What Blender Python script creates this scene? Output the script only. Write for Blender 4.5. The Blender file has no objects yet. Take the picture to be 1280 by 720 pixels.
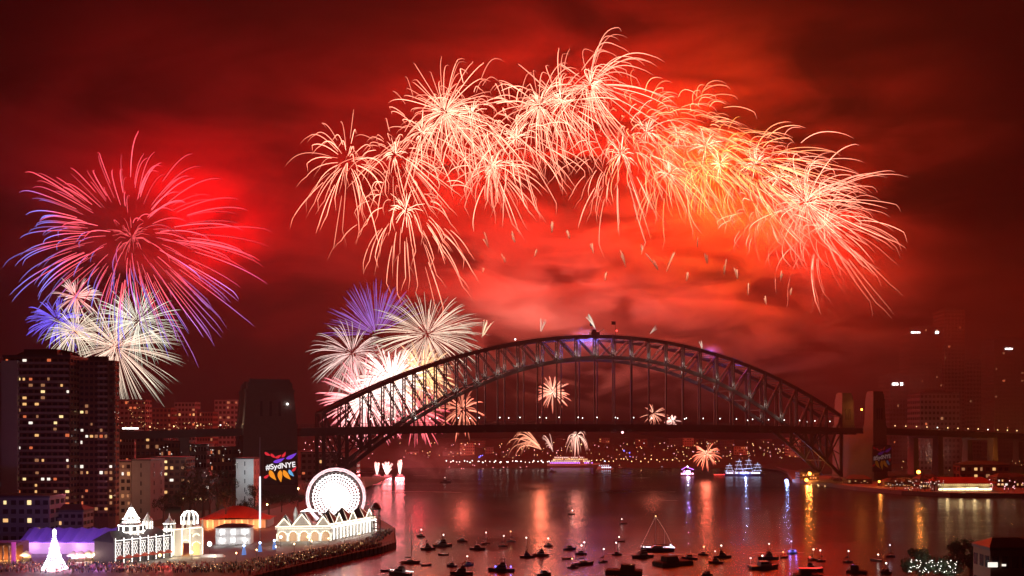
import bpy, math, random
from mathutils import Vector, Matrix
R = math.radians
sc = bpy.context.scene
COL = sc.collection
F, HOR, CX, CAMZ = 1145.0, 537.0, 640.0, 53.0     # focal length and horizon measured on the 1280 px photograph

# ------------------------------------------------------------------ camera, sky, moon, exposure
cd = bpy.data.cameras.new('camera')
cam = bpy.data.objects.new('camera', cd); COL.objects.link(cam)
cam.location = (0, 0, CAMZ); cam.rotation_euler = (R(90), 0, 0)
cd.sensor_width = 36; cd.lens = 36 * F / 1280; cd.shift_y = (HOR - 360) / 1280
cd.clip_start = 1; cd.clip_end = 20000
sc.camera = cam
W = bpy.data.worlds.new('World'); sc.world = W; W.use_nodes = True
wn, wl = W.node_tree.nodes, W.node_tree.links
wn.clear()
wo = wn.new('ShaderNodeOutputWorld')
sky = wn.new('ShaderNodeTexSky'); sky.sky_type = 'NISHITA'; sky.sun_disc = False
sky.sun_elevation = R(-6); sky.sun_rotation = R(200)
b1 = wn.new('ShaderNodeBackground'); b1.inputs[1].default_value = 0.005
b2 = wn.new('ShaderNodeBackground'); b2.inputs[0].default_value = (1.0, .02, .035, 1); b2.inputs[1].default_value = 0.005
ad = wn.new('ShaderNodeAddShader')
wl.new(sky.outputs[0], b1.inputs[0]); wl.new(b1.outputs[0], ad.inputs[0]); wl.new(b2.outputs[0], ad.inputs[1])
wl.new(ad.outputs[0], wo.inputs[0])
vs = sc.view_settings
vs.view_transform = 'Standard'; vs.look = 'None'; vs.exposure = 0; vs.gamma = 1
cy = sc.cycles
cy.volume_step_rate = 0.35; cy.volume_max_steps = 128; cy.volume_bounces = 0
cy.max_bounces = 5; cy.diffuse_bounces = 2; cy.glossy_bounces = 3; cy.transparent_max_bounces = 8
cy.use_denoising = True; cy.sample_clamp_indirect = 6; cy.use_light_tree = True
cy.caustics_reflective = False; cy.caustics_refractive = False

# ------------------------------------------------------------------ helpers
def P(px, py, Y):                       # a point seen at a photo pixel, at a real distance Y
    return Vector(((px - CX) / F * Y, Y, CAMZ - (py - HOR) / F * Y))
def G(px, py, z=0.0):                   # a point on the level z
    Y = (CAMZ - z) * F / (py - HOR)
    return Vector(((px - CX) / F * Y, Y, z))
class MB:
    def __init__(s): s.v = []; s.f = []; s.c = []; s.m = []; s.mi = 0; s.col = None
    def add(s, vs_, fs, col=None):
        o = len(s.v); s.v += [tuple(v) for v in vs_]
        s.f += [tuple(i + o for i in f) for f in fs]; s.m += [s.mi] * len(fs)
        s.c += [col or s.col or (1, 1, 1, 1)] * len(vs_)
    def box(s, x0, x1, y0, y1, z0, z1, col=None):
        s.add([(x0,y0,z0),(x1,y0,z0),(x1,y1,z0),(x0,y1,z0),(x0,y0,z1),(x1,y0,z1),(x1,y1,z1),(x0,y1,z1)],
              [(0,3,2,1),(4,5,6,7),(0,1,5,4),(1,2,6,5),(2,3,7,6),(3,0,4,7)], col)
    def frus(s, cx, cy_, z0, z1, a0, b0, a1, b1):
        s.add([(cx-a0,cy_-b0,z0),(cx+a0,cy_-b0,z0),(cx+a0,cy_+b0,z0),(cx-a0,cy_+b0,z0),
               (cx-a1,cy_-b1,z1),(cx+a1,cy_-b1,z1),(cx+a1,cy_+b1,z1),(cx-a1,cy_+b1,z1)],
              [(0,3,2,1),(4,5,6,7),(0,1,5,4),(1,2,6,5),(2,3,7,6),(3,0,4,7)])
    def bar(s, a, b, w, h=None, col=None, up=(0, 0, 1)):
        a, b = Vector(a), Vector(b); d = (b - a)
        if d.length < 1e-6: return
        d.normalize(); u = Vector(up)
        if abs(d.dot(u)) > .95: u = Vector((0, 1, 0))
        r = d.cross(u).normalized(); u = r.cross(d)
        h = h or w; r = r * w / 2; u = u * h / 2
        s.add([a-r-u, a+r-u, a+r+u, a-r+u, b-r-u, b+r-u, b+r+u, b-r+u],
              [(0,3,2,1),(4,5,6,7),(0,1,5,4),(1,2,6,5),(2,3,7,6),(3,0,4,7)], col)
    def tube(s, pts, rad, n=6, cols=None, cap=True):
        o = len(s.v); k = len(pts)
        pts = [Vector(p) for p in pts]
        for i, p in enumerate(pts):
            d = (pts[min(i+1, k-1)] - pts[max(i-1, 0)])
            d = d.normalized() if d.length > 1e-9 else Vector((0, 0, 1))
            u = Vector((0, 0, 1)) if abs(d.z) < .9 else Vector((0, 1, 0))
            a = d.cross(u).normalized(); b = a.cross(d)
            r = rad[i] if isinstance(rad, (list, tuple)) else rad
            for j in range(n):
                t = 2 * math.pi * j / n
                s.v.append(tuple(p + a * (r * math.cos(t)) + b * (r * math.sin(t))))
                s.c.append(cols[i] if cols else (s.col or (1, 1, 1, 1)))
        for i in range(k - 1):
            for j in range(n):
                s.f.append((o+i*n+j, o+i*n+(j+1) % n, o+(i+1)*n+(j+1) % n, o+(i+1)*n+j)); s.m.append(s.mi)
        if cap:
            s.f.append(tuple(o + j for j in range(n))[::-1]); s.f.append(tuple(o+(k-1)*n + j for j in range(n))); s.m += [s.mi] * 2
    def lathe(s, cx, cy_, prof, n=12):          # prof: (radius, z)
        o = len(s.v)
        for r, z in prof:
            for j in range(n):
                t = 2 * math.pi * (j + .5) / n
                s.v.append((cx + r * math.cos(t), cy_ + r * math.sin(t), z)); s.c.append(s.col or (1, 1, 1, 1))
        for i in range(len(prof) - 1):
            for j in range(n):
                s.f.append((o+i*n+j, o+i*n+(j+1) % n, o+(i+1)*n+(j+1) % n, o+(i+1)*n+j)); s.m.append(s.mi)
        s.f.append(tuple(o + j for j in range(n))[::-1]); s.f.append(tuple(o+(len(prof)-1)*n + j for j in range(n))); s.m += [s.mi] * 2
    def ball(s, c, r, col=None, n=8, m=5, sx=1, sy=1, sz=1):
        o = len(s.v); c = Vector(c)
        for i in range(m + 1):
            ph = math.pi * i / m
            for j in range(n):
                t = 2 * math.pi * j / n
                s.v.append((c.x + sx*r*math.sin(ph)*math.cos(t), c.y + sy*r*math.sin(ph)*math.sin(t), c.z + sz*r*math.cos(ph)))
                s.c.append(col or s.col or (1, 1, 1, 1))
        for i in range(m):
            for j in range(n):
                s.f.append((o+i*n+j, o+(i+1)*n+j, o+(i+1)*n+(j+1) % n, o+i*n+(j+1) % n)); s.m.append(s.mi)
    def poly(s, pts, z0, z1):
        n = len(pts)
        s.add([(x, y, z0) for x, y in pts] + [(x, y, z1) for x, y in pts],
              [tuple(range(n))[::-1], tuple(range(n, 2*n))] + [(i, (i+1) % n, n+(i+1) % n, n+i) for i in range(n)])
    def quad(s, c, u, v, col=None):
        c, u, v = Vector(c), Vector(u), Vector(v)
        s.add([c-u-v, c+u-v, c+u+v, c-u+v], [(0, 1, 2, 3)], col)
    def mesh(s, name, mats, colors=False, smooth=False):
        me = bpy.data.meshes.new(name); me.from_pydata(s.v, [], s.f)
        for m in (mats if isinstance(mats, (list, tuple)) else [mats]): me.materials.append(m)
        if any(s.m): me.polygons.foreach_set('material_index', s.m)
        if colors:
            ca = me.color_attributes.new('col', 'FLOAT_COLOR', 'POINT')
            ca.data.foreach_set('color', [x for c in s.c for x in c])
        if smooth: me.polygons.foreach_set('use_smooth', [True] * len(s.f))
        me.update(); return me
    def build(s, name, mats, parent=None, colors=False, smooth=False):
        o = bpy.data.objects.new(name, s.mesh(name, mats, colors, smooth)); COL.objects.link(o)
        if parent: o.parent = parent
        return o
def tag(o, label=None, cat=None, group=None, kind=None):
    if label: o['label'] = label
    if cat: o['category'] = cat
    if group: o['group'] = group
    if kind: o['kind'] = kind
    return o
def empty(name, loc=(0, 0, 0), rz=0):
    o = bpy.data.objects.new(name, None); COL.objects.link(o)
    o.location = loc; o.rotation_euler = (0, 0, rz); o.empty_display_size = 2
    return o
def inst(name, me, parent=None, loc=(0, 0, 0), rot=(0, 0, 0)):
    o = bpy.data.objects.new(name, me); COL.objects.link(o)
    o.location = loc; o.rotation_euler = rot
    if parent: o.parent = parent
    return o
def lamp(name, loc, color, power, parent=None, size=0.5, spot=None, aim=None):
    l = bpy.data.lights.new(name, 'SPOT' if spot else 'POINT')
    l.color = color; l.energy = power; l.shadow_soft_size = size
    if spot: l.spot_size = R(spot); l.spot_blend = .6
    o = bpy.data.objects.new(name, l); COL.objects.link(o); o.location = loc
    if aim is not None:
        o.rotation_euler = (Vector(aim) - Vector(loc)).to_track_quat('-Z', 'Y').to_euler()
    if parent: o.parent = parent
    return o
def mat(name, col, rough=.7, metal=0, noise=0, nscale=.3, bump=0, emit=None, es=1, sampling=None):
    m = bpy.data.materials.new(name); m.use_nodes = True
    nt = m.node_tree; b = nt.nodes['Principled BSDF']
    b.inputs['Base Color'].default_value = (*col, 1); b.inputs['Roughness'].default_value = rough
    b.inputs['Metallic'].default_value = metal
    if noise or bump:
        tc = nt.nodes.new('ShaderNodeTexCoord'); nz = nt.nodes.new('ShaderNodeTexNoise')
        nz.inputs['Scale'].default_value = nscale; nz.inputs['Detail'].default_value = 6
        nt.links.new(tc.outputs['Object'], nz.inputs['Vector'])
        if noise:
            mx = nt.nodes.new('ShaderNodeMix'); mx.data_type = 'RGBA'
            mx.inputs[6].default_value = (*[c * (1 - noise) for c in col], 1)
            mx.inputs[7].default_value = (*[min(1, c * (1 + noise)) for c in col], 1)
            nt.links.new(nz.outputs['Fac'], mx.inputs[0]); nt.links.new(mx.outputs[2], b.inputs['Base Color'])
        if bump:
            bp = nt.nodes.new('ShaderNodeBump'); bp.inputs['Strength'].default_value = bump
            nt.links.new(nz.outputs['Fac'], bp.inputs['Height']); nt.links.new(bp.outputs[0], b.inputs['Normal'])
    if emit:
        b.inputs['Emission Color'].default_value = (*emit, 1); b.inputs['Emission Strength'].default_value = es
    if sampling: m.cycles.emission_sampling = sampling
    return m
def vcol_emit(name, strength, sampling='NONE'):
    m = bpy.data.materials.new(name); m.use_nodes = True
    nt = m.node_tree; nt.nodes.clear()
    o = nt.nodes.new('ShaderNodeOutputMaterial'); e = nt.nodes.new('ShaderNodeEmission')
    a = nt.nodes.new('ShaderNodeAttribute'); a.attribute_name = 'col'
    nt.links.new(a.outputs['Color'], e.inputs[0]); e.inputs[1].default_value = strength
    nt.links.new(e.outputs[0], o.inputs[0]); m.cycles.emission_sampling = sampling
    return m
def vcol_mat(name, rough=.8):
    m = mat(name, (.5, .5, .5), rough); nt = m.node_tree
    a = nt.nodes.new('ShaderNodeAttribute'); a.attribute_name = 'col'
    nt.links.new(a.outputs['Color'], nt.nodes['Principled BSDF'].inputs['Base Color'])
    return m
def lerp(a, b, t): return a + (b - a) * t
def mixc(a, b, t): return tuple(lerp(x, y, t) for x, y in zip(a, b))

SPARK = vcol_emit('glowing_sparks', 1.0)
M = dict(
    steel=mat('painted_steel', (.05, .047, .045), .55, noise=.25, nscale=.15),
    granite=mat('granite', (.15, .135, .125), .85, noise=.2, nscale=.4, bump=.3),
    asphalt=mat('asphalt', (.05, .05, .05), .9, noise=.2),
    concrete=mat('concrete', (.22, .21, .20), .85, noise=.2, nscale=.3, bump=.2),
    brick=mat('brown_brick', (.16, .085, .06), .85, noise=.25, nscale=1.5),
    balcony=mat('balcony_render', (.34, .27, .25), .85, noise=.15, nscale=.8),
    cream=mat('cream_render', (.48, .44, .38), .8, noise=.1, nscale=.4),
    white=mat('white_paint', (.75, .74, .7), .6, noise=.06),
    dark=mat('dark_paint', (.03, .03, .035), .5),
    glass=mat('window_glass', (.02, .022, .03), .12),
    soil=mat('ground_cover', (.05, .06, .035), .95, noise=.4, nscale=.05),
    paving=mat('paving', (.18, .16, .14), .85, noise=.2, nscale=.5),
    redroof=mat('red_roof', (.42, .06, .03), .6, noise=.2, nscale=.2),
    slate=mat('slate_roof', (.065, .06, .065), .6, noise=.2, nscale=.4),
    timber=mat('wharf_timber', (.10, .07, .05), .9, noise=.3, nscale=.6),
    purpleroof=mat('violet_canvas', (.32, .20, .5), .7, noise=.12, nscale=.2),
    bark=mat('bark', (.08, .06, .045), .9, noise=.3),
    leafd=mat('dark_leaves', (.035, .055, .025), .8, noise=.4, nscale=.4),
    hull_d=mat('dark_hull', (.035, .035, .045), .35), hull_w=mat('white_hull', (.5, .5, .5), .35),
    hull_b=mat('navy_hull', (.02, .04, .14), .35), hull_r=mat('maroon_hull', (.12, .02, .02), .4),
    canvas=mat('canvas', (.12, .11, .10), .85), alu=mat('aluminium', (.4, .4, .4), .4, 1),
    e_white=mat('white_lamp', (.8, .8, .8), emit=(1, .95, .88), es=5),
    e_bright=mat('bright_white_lamp', (.8, .8, .8), emit=(1, .93, .85), es=9),
    e_warm=mat('warm_lamp', (.8, .7, .5), emit=(1, .62, .25), es=4),
    e_orange=mat('sodium_lamp', (.8, .5, .2), emit=(1, .28, .035), es=10),
    e_cream=mat('cream_lamp', (.8, .8, .7), emit=(1, .88, .66), es=3.2),
    e_gold=mat('golden_lamp', (.8, .8, .6), emit=(1, .80, .42), es=5),
    e_red=mat('red_lamp', (.5, .05, .05), emit=(1, .05, .04), es=4),
    e_blue=mat('blue_lamp', (.1, .1, .6), emit=(.12, .14, 1), es=5),
    e_cool=mat('cool_lamp', (.5, .6, .8), emit=(.55, .7, 1), es=4),
    e_violet=mat('violet_lamp', (.4, .2, .7), emit=(.55, .2, 1), es=3),
    e_pink=mat('pink_lamp', (.7, .4, .4), emit=(1, .45, .5), es=4),
    w_warm=mat('lit_window_warm', (.5, .4, .2), emit=(1, .55, .2), es=1.0),
    w_yel=mat('lit_window_yellow', (.5, .45, .2), emit=(1, .72, .32), es=1.3),
    w_white=mat('lit_window_white', (.6, .6, .6), emit=(1, .9, .78), es=1.2),
    w_red=mat('lit_window_red', (.5, .2, .1), emit=(1, .22, .08), es=.7),
    w_cool=mat('lit_window_cool', (.4, .5, .5), emit=(.6, .85, .95), es=.9),
    w_dim=mat('lit_window_dim', (.4, .3, .2), emit=(1, .45, .2), es=.35),
)

# ------------------------------------------------------------------ harbour water, haze, smoke
def water():
    mb = MB(); mb.add([(-4000, -300, 0), (4000, -300, 0), (4000, 6000, 0), (-4000, 6000, 0)], [(0, 1, 2, 3)])
    m = mat('harbour_water', (.012, .012, .014), .16); nt = m.node_tree; b = nt.nodes['Principled BSDF']
    b.inputs['IOR'].default_value = 1.33
    b.inputs['Specular IOR Level'].default_value = .6
    tc = nt.nodes.new('ShaderNodeTexCoord'); mp = nt.nodes.new('ShaderNodeMapping')
    mp.inputs['Scale'].default_value = (.05, .11, 1)
    n1 = nt.nodes.new('ShaderNodeTexNoise'); n1.inputs['Scale'].default_value = 1; n1.inputs['Detail'].default_value = 5; n1.inputs['Roughness'].default_value = .6
    bp = nt.nodes.new('ShaderNodeBump'); bp.inputs['Strength'].default_value = .45; bp.inputs['Distance'].default_value = 1.1
    nt.links.new(tc.outputs['Object'], mp.inputs['Vector']); nt.links.new(mp.outputs[0], n1.inputs['Vector'])
    nt.links.new(n1.outputs['Fac'], bp.inputs['Height']); nt.links.new(bp.outputs[0], b.inputs['Normal'])
    # calm and ruffled patches
    mp2 = nt.nodes.new('ShaderNodeMapping'); mp2.inputs['Scale'].default_value = (.004, .02, 1)
    n2 = nt.nodes.new('ShaderNodeTexNoise'); n2.inputs['Scale'].default_value = 1; n2.inputs['Detail'].default_value = 4
    mr = nt.nodes.new('ShaderNodeMapRange'); mr.inputs[1].default_value = .2; mr.inputs[2].default_value = .8
    mr.inputs[3].default_value = .17; mr.inputs[4].default_value = .30
    nt.links.new(tc.outputs['Object'], mp2.inputs['Vector']); nt.links.new(mp2.outputs[0], n2.inputs['Vector'])
    nt.links.new(n2.outputs['Fac'], mr.inputs[0]); nt.links.new(mr.outputs[0], b.inputs['Roughness'])
    tag(mb.build('water', m), kind='structure')
water()

def volume_mat(name, density, color=(1, 1, 1), aniso=.2):
    m = bpy.data.materials.new(name); m.use_nodes = True; nt = m.node_tree; nt.nodes.clear()
    o = nt.nodes.new('ShaderNodeOutputMaterial'); v = nt.nodes.new('ShaderNodeVolumePrincipled')
    v.inputs['Color'].default_value = (*color, 1); v.inputs['Density'].default_value = density
    v.inputs['Anisotropy'].default_value = aniso
    nt.links.new(v.outputs[0], o.inputs['Volume'])
    return m, nt, v
HAZE = 0.00010
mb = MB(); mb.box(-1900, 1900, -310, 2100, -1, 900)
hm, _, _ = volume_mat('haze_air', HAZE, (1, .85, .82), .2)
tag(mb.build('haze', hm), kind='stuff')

def smoke(name, c, r, dens, scale, lo, hi, seed=0., color=(1, 1, 1)):
    """a bank of drifting smoke: an uneven closed shell holding noise-shaped density that thins out towards the shell"""
    m, nt, v = volume_mat(name, 0, color, .15)
    L = nt.links.new; N = nt.nodes.new
    tc = N('ShaderNodeTexCoord')
    mp = N('ShaderNodeMapping'); mp.inputs['Scale'].default_value = scale; mp.inputs['Location'].default_value = (seed, seed * .7, seed * .3)
    nz = N('ShaderNodeTexNoise'); nz.inputs['Scale'].default_value = 1; nz.inputs['Detail'].default_value = 5; nz.inputs['Roughness'].default_value = .6; nz.inputs['Distortion'].default_value = .8
    mr = N('ShaderNodeMapRange'); mr.inputs[1].default_value = lo; mr.inputs[2].default_value = hi; mr.inputs[3].default_value = 0; mr.inputs[4].default_value = dens
    ln = N('ShaderNodeVectorMath'); ln.operation = 'LENGTH'
    sv = N('ShaderNodeVectorMath'); sv.operation = 'MULTIPLY'; sv.inputs[1].default_value = (1 / r[0], 1 / r[1], 1 / r[2])
    fo = N('ShaderNodeMapRange'); fo.interpolation_type = 'SMOOTHSTEP'; fo.inputs[1].default_value = .95; fo.inputs[2].default_value = .35; fo.inputs[3].default_value = 0; fo.inputs[4].default_value = 1
    mu = N('ShaderNodeMath'); mu.operation = 'MULTIPLY'
    L(tc.outputs['Object'], mp.inputs['Vector']); L(mp.outputs[0], nz.inputs['Vector']); L(nz.outputs['Fac'], mr.inputs[0])
    L(tc.outputs['Object'], sv.inputs[0]); L(sv.outputs[0], ln.inputs[0]); L(ln.outputs['Value'], fo.inputs[0])
    L(mr.outputs[0], mu.inputs[0]); L(fo.outputs[0], mu.inputs[1]); L(mu.outputs[0], v.inputs['Density'])
    mb = MB(); mb.ball((0, 0, 0), 1, n=16, m=10, sx=r[0], sy=r[1], sz=r[2])
    o = mb.build(name, m); o.location = c
    return tag(o, kind='stuff')
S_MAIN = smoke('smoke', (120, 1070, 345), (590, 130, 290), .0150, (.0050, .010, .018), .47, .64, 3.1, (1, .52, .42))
S_BANK = smoke('smoke', (170, 1000, 190), (360, 48, 140), .085, (.010, .02, .030), .46, .64, 11.7, (1, .84, .78))
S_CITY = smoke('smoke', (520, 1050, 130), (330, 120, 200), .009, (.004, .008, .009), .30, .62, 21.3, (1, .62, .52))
for i_, (x_, y_, rx_, rz_, d_) in enumerate(((640, 372, 62, 42, .030), (716, 352, 70, 44, .026), (800, 372, 74, 38, .028), (884, 384, 66, 36, .026), (950, 412, 60, 34, .024), (690, 398, 60, 22, .034), (590, 330, 46, 30, .018))):
    smoke('smoke', P(x_, y_, 905 + 6 * (i_ % 3)), (rx_, 24, rz_), d_, (.014, .02, .034), .40, .66, 70 + 9.3 * i_, (1, .86, .80))
S_GLOW = smoke('smoke', P(490, 478, 925), (95, 34, 52), .022, (.016, .02, .026), .34, .62, 33.1)
S_BARGE = smoke('smoke', P(548, 574, 985), (62, 26, 34), .016, (.022, .03, .034), .36, .64, 41.7)
S_PUFF = smoke('smoke', P(734, 424, 822), (26, 12, 13), .05, (.06, .06, .08), .30, .6, 51.2)
S_WISP = smoke('smoke', P(888, 440, 850), (15, 8, 9), .05, (.08, .08, .1), .30, .6, 55.9)
S_MIST = smoke('smoke', P(1168, 556, 1010), (52, 26, 34), .02, (.03, .03, .035), .36, .62, 61.4)
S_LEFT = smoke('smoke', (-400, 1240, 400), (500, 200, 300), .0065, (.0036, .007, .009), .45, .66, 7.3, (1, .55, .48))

# ------------------------------------------------------------------ fireworks
BURSTS = []
def burst(label, px, py, Y, rp, n, c0, c1, seed, droop=.3, wind=0., s0=.04, thick=.62, power=0, lcol=None, up=None, cone=None,
          spread=(.75, 1.05), sq=(1, 1, 1), drag=1.6, curl=0., name='firework_burst', group='firework bursts in the sky', core=None, cfun=None, tip=.35, loff=(0, 0, 0)):
    rnd = random.Random(seed); c = P(px, py, Y); Rm = rp / F * Y
    root = empty(name, c); tag(root, label, 'firework', group)
    mb = MB(); k = 11
    for i in range(n):
        while True:
            d = Vector((rnd.gauss(0, 1), rnd.gauss(0, 1), rnd.gauss(0, 1)))
            if d.length > .1:
                d.normalize()
                if cone is None or d.angle(Vector(cone[0])) < R(cone[1]): break
        d = Vector((d.x * sq[0], d.y * sq[1], d.z * sq[2]))
        L = Rm * rnd.uniform(*spread); a0 = s0 + rnd.uniform(0, .14); a1 = rnd.uniform(.86, 1.0)
        g = droop * Rm * rnd.uniform(.8, 1.2); w = wind * Rm * rnd.uniform(.7, 1.3)
        pts = []; cols = []; rad = []
        b = rnd.choice((.55, .8, 1, 1.2, 1.7))
        wob = rnd.uniform(-1, 1) * curl * Rm
        for j in range(k):
            t = j / (k - 1); s = lerp(a0, a1, t)
            q = (1 - math.exp(-drag * s)) / (1 - math.exp(-drag))
            p = d * (L * q) + Vector((w * s * s, 0, -g * s * s))
            if curl and t > .8: p += Vector((wob * (t - .8) * 4, 0, -abs(wob) * (t - .8) ** 2 * 12))
            cc = cfun(d, s, rnd) if cfun else mixc(c0, c1, s)
            e = b * (1 - (1 - tip) * max(0, t - .72) / .28) * (.75 + .25 * min(1, t / .1))
            pts.append(p); cols.append((cc[0] * e, cc[1] * e, cc[2] * e, 1)); rad.append(thick * (.55 + .6 * math.sin(math.pi * min(1, .15 + .75 * t))))
        rad[-1] = thick * .3
        mb.tube(pts, rad, 4, cols, cap=False)
    mb.build('spark_spray', SPARK, root, colors=True)['kind'] = 'stuff'
    if core:
        kb = MB(); n2, rr, kc = core
        for i in range(n2):
            d = Vector((rnd.gauss(0, 1), rnd.gauss(0, 1), rnd.gauss(0, 1))).normalized()
            a, b_ = d * Rm * rnd.uniform(.0, rr * .4), d * Rm * rnd.uniform(rr * .5, rr)
            e = rnd.uniform(.6, 1.3)
            kb.tube([a, (a + b_) / 2 + Vector((0, 0, .02 * Rm)), b_], [thick * .7, thick, thick * .4], 4, [(kc[0]*e, kc[1]*e, kc[2]*e, 1)] * 3, cap=False)
        kb.build('bright_core', SPARK, root, colors=True)['kind'] = 'stuff'
    if power:
        if loff[0]: lamp('firework_light', (10, 190, 60), lcol, power * .55, root, size=5); power *= .4
        lamp('firework_light', loff, lcol, power, root, size=5)
    return root

GOLD0, GOLD1 = (3.4, 1.15, .74), (2.3, .60, .36)
ORD = ['first', 'second']
PW = 2.45e5
gold = [  # px, py, radius, trails, wind, light colour, power, label
 (434, 203, 84, 34, -.05, (1, 0.0054, 0.0030), 2.2, 'sparse golden willow firework at the left end of the arch of bursts'),
 (494, 192, 80, 42, .10, (1, 0.0054, 0.0030), 1.6, 'golden firework with tall upright trails beside the sparse leftmost willow'),
 (507, 262, 98, 46, .05, (1, 0.0126, 0.0030), 2.2, 'lowest left golden palm firework hanging its long trails towards the bridge'),
 (556, 140, 80, 60, .10, (1, 0.0090, 0.0030), 2.0, 'dense golden firework on the rising left shoulder of the arch of bursts'),
 (590, 140, 82, 64, .15, (1, 0.0144, 0.0030), 2.4, 'white-hot golden firework with the brightest left core of the arch'),
 (645, 172, 92, 54, .12, (1, 0.0090, 0.0030), 2.2, 'golden firework trailing long straight tails below the top left of the arch'),
 (702, 128, 78, 50, .15, (1, 0.0072, 0.0030), 1.8, 'golden firework left of the crest of the arch of bursts'),
 (738, 106, 84, 52, .38, (1, 0.0072, 0.0030), 2.2, 'topmost golden firework at the crest with the highest curling trails'),
 (776, 192, 92, 56, .12, (1, 0.0108, 0.0030), 2.2, 'golden firework right of the crest with long tails falling to the smoke'),
 (808, 164, 84, 60, .30, (1, 0.0108, 0.0030), 2.0, 'crowded golden firework between the crest and the yellow burst'),
 (882, 182, 84, 64, .40, (1, 0.0180, 0.0030), 2.2, 'golden firework just above the glowing yellow burst, trails blown right'),
 (900, 205, 64, 60, .25, (1, .30, .012), 4.6, 'glowing yellow firework, the warmest burst of the arch'),
 (944, 205, 78, 54, .55, (1, 0.0144, 0.0030), 2.0, 'golden firework blown to the right just past the yellow burst'),
 (960, 264, 62, 34, .15, (1, 0.0216, 0.0030), 2.2, 'small orange hearted golden firework low on the right of the arch'),
 (1008, 252, 84, 60, .42, (1, 0.0162, 0.0030), 2.4, 'dense golden firework near the right end of the arch of bursts'),
 (528, 166, 74, 44, .0, (1, .008, .003), 1.2, 'golden firework between the upright-trailed one and the left shoulder of the arch'),
 (616, 208, 70, 40, .1, (1, .02, .004), 1.6, 'lower golden firework tucked under the white-hot one'),
 (674, 132, 76, 44, .12, (1, .008, .003), 1.2, 'golden firework filling the arch just left of the crest'),
 (846, 166, 78, 50, .4, (1, .012, .003), 1.4, 'golden firework streaming right between crest and yellow burst'),
 (836, 216, 66, 40, .2, (1, .03, .005), 1.6, 'low golden firework to the left of the yellow burst'),
 (972, 222, 76, 48, .5, (1, .02, .004), 1.4, 'golden firework streaming right above the orange hearted one'),
 (1030, 283, 92, 50, .34, (1, 0.0180, 0.0030), 2.4, 'lowest right golden firework with long tails reaching furthest right'),
]
for i, (x, y, r, n, w, lc, pw, lab) in enumerate(gold):
    Y = 900 + 7 * i
    ra = random.Random(900 + i); dr_, s0_, dg_ = ra.uniform(.16, .46), ra.choice((.03, .1, .22, .32)), ra.uniform(1.2, 2.6)
    c0 = (3.0, 1.0, .30) if 'yellow' in lab else GOLD0
    burst(lab, x, y, Y, r, int(n * 1.5), c0, (2.3, .8, .14) if 'yellow firework' in lab else GOLD1, 100 + i, droop=dr_, wind=w, s0=s0_, thick=ra.uniform(.25, .34), spread=(.45, 1.2), power=pw * PW * 1.2, lcol=(lc[0], lc[1] * .7, lc[2] * .6), drag=dg_, curl=.13,
          sq=(1, 1, 1.0), core=(30, .30, (3.6, 1.7, 1.1)) if i not in (0, 13) else None, group='golden fireworks forming the arch over the bridge')

def redblue(d, s, rnd):
    side = -d.x * .7 - d.z * .72 - .12 if d.x < 0 else -d.z - .12
    t = max(0, min(1, side * 4)) * max(0, min(1, (s - .42) * 4)); t = t * t * (3 - 2 * t)
    if d.x > .15: t *= .7
    c = mixc((1.6, .20, .26), (1.15, .07, .12), s)
    return mixc(c, (.30, .26, 1.05), t)
burst('huge red firework with blue lower trails at the left of the sky', 165, 296, 1150, 158, 190, (1.5, .2, .2), (1, .1, .1), 301, droop=.16, wind=.10, s0=.22,
      thick=.46, power=12.5 * PW, loff=(70, 130, 30), lcol=(1, .003, .007), cfun=redblue, spread=(.85, 1.12), sq=(1, 1, .86), curl=.03, tip=.6, group='fireworks over the left skyline', core=(40, .22, (1.1, .12, .14)))
WG0, WG1 = (1.25, 1.2, 1.0), (.60, .76, .58)
lg = 'fireworks over the left skyline'
burst('large pale white firework bursting beside the corner of the apartment tower', 146, 434, 1120, 84, 230, (1.8, 1.1, .85), WG1, 302, droop=.16, wind=.10, thick=.2, power=.3 * PW, lcol=(1, .3, .25), group=lg, core=(40, .2, (2.2, 1.1, .8)), drag=1.2)
burst('pale green-white round firework above the large white one', 172, 402, 1130, 56, 170, WG0, (.68, .82, .6), 303, droop=.12, thick=.21, power=.15 * PW, lcol=(.9, .5, .4), group=lg)
burst('small white firework low above the roof of the apartment tower', 93, 414, 1110, 42, 130, (1.7, 1.2, .9), WG1, 304, droop=.2, thick=.21, power=.12 * PW, lcol=(1, .4, .3), group=lg, core=(24, .25, (2, 1.0, .6)))
burst('small pink hearted firework on the left, topmost of the white ones', 95, 371, 1140, 33, 70, (1.6, .5, .45), (.7, .7, .66), 305, droop=.12, thick=.48, group=lg, core=(24, .3, (1.9, .4, .35)))
burst('deep blue firework tucked behind the small white ones', 72, 400, 1160, 40, 90, (.16, .10, .9), (.22, .16, 1.1), 306, droop=.2, thick=.55, power=.25 * PW, lcol=(.25, .12, 1), group=lg)

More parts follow.
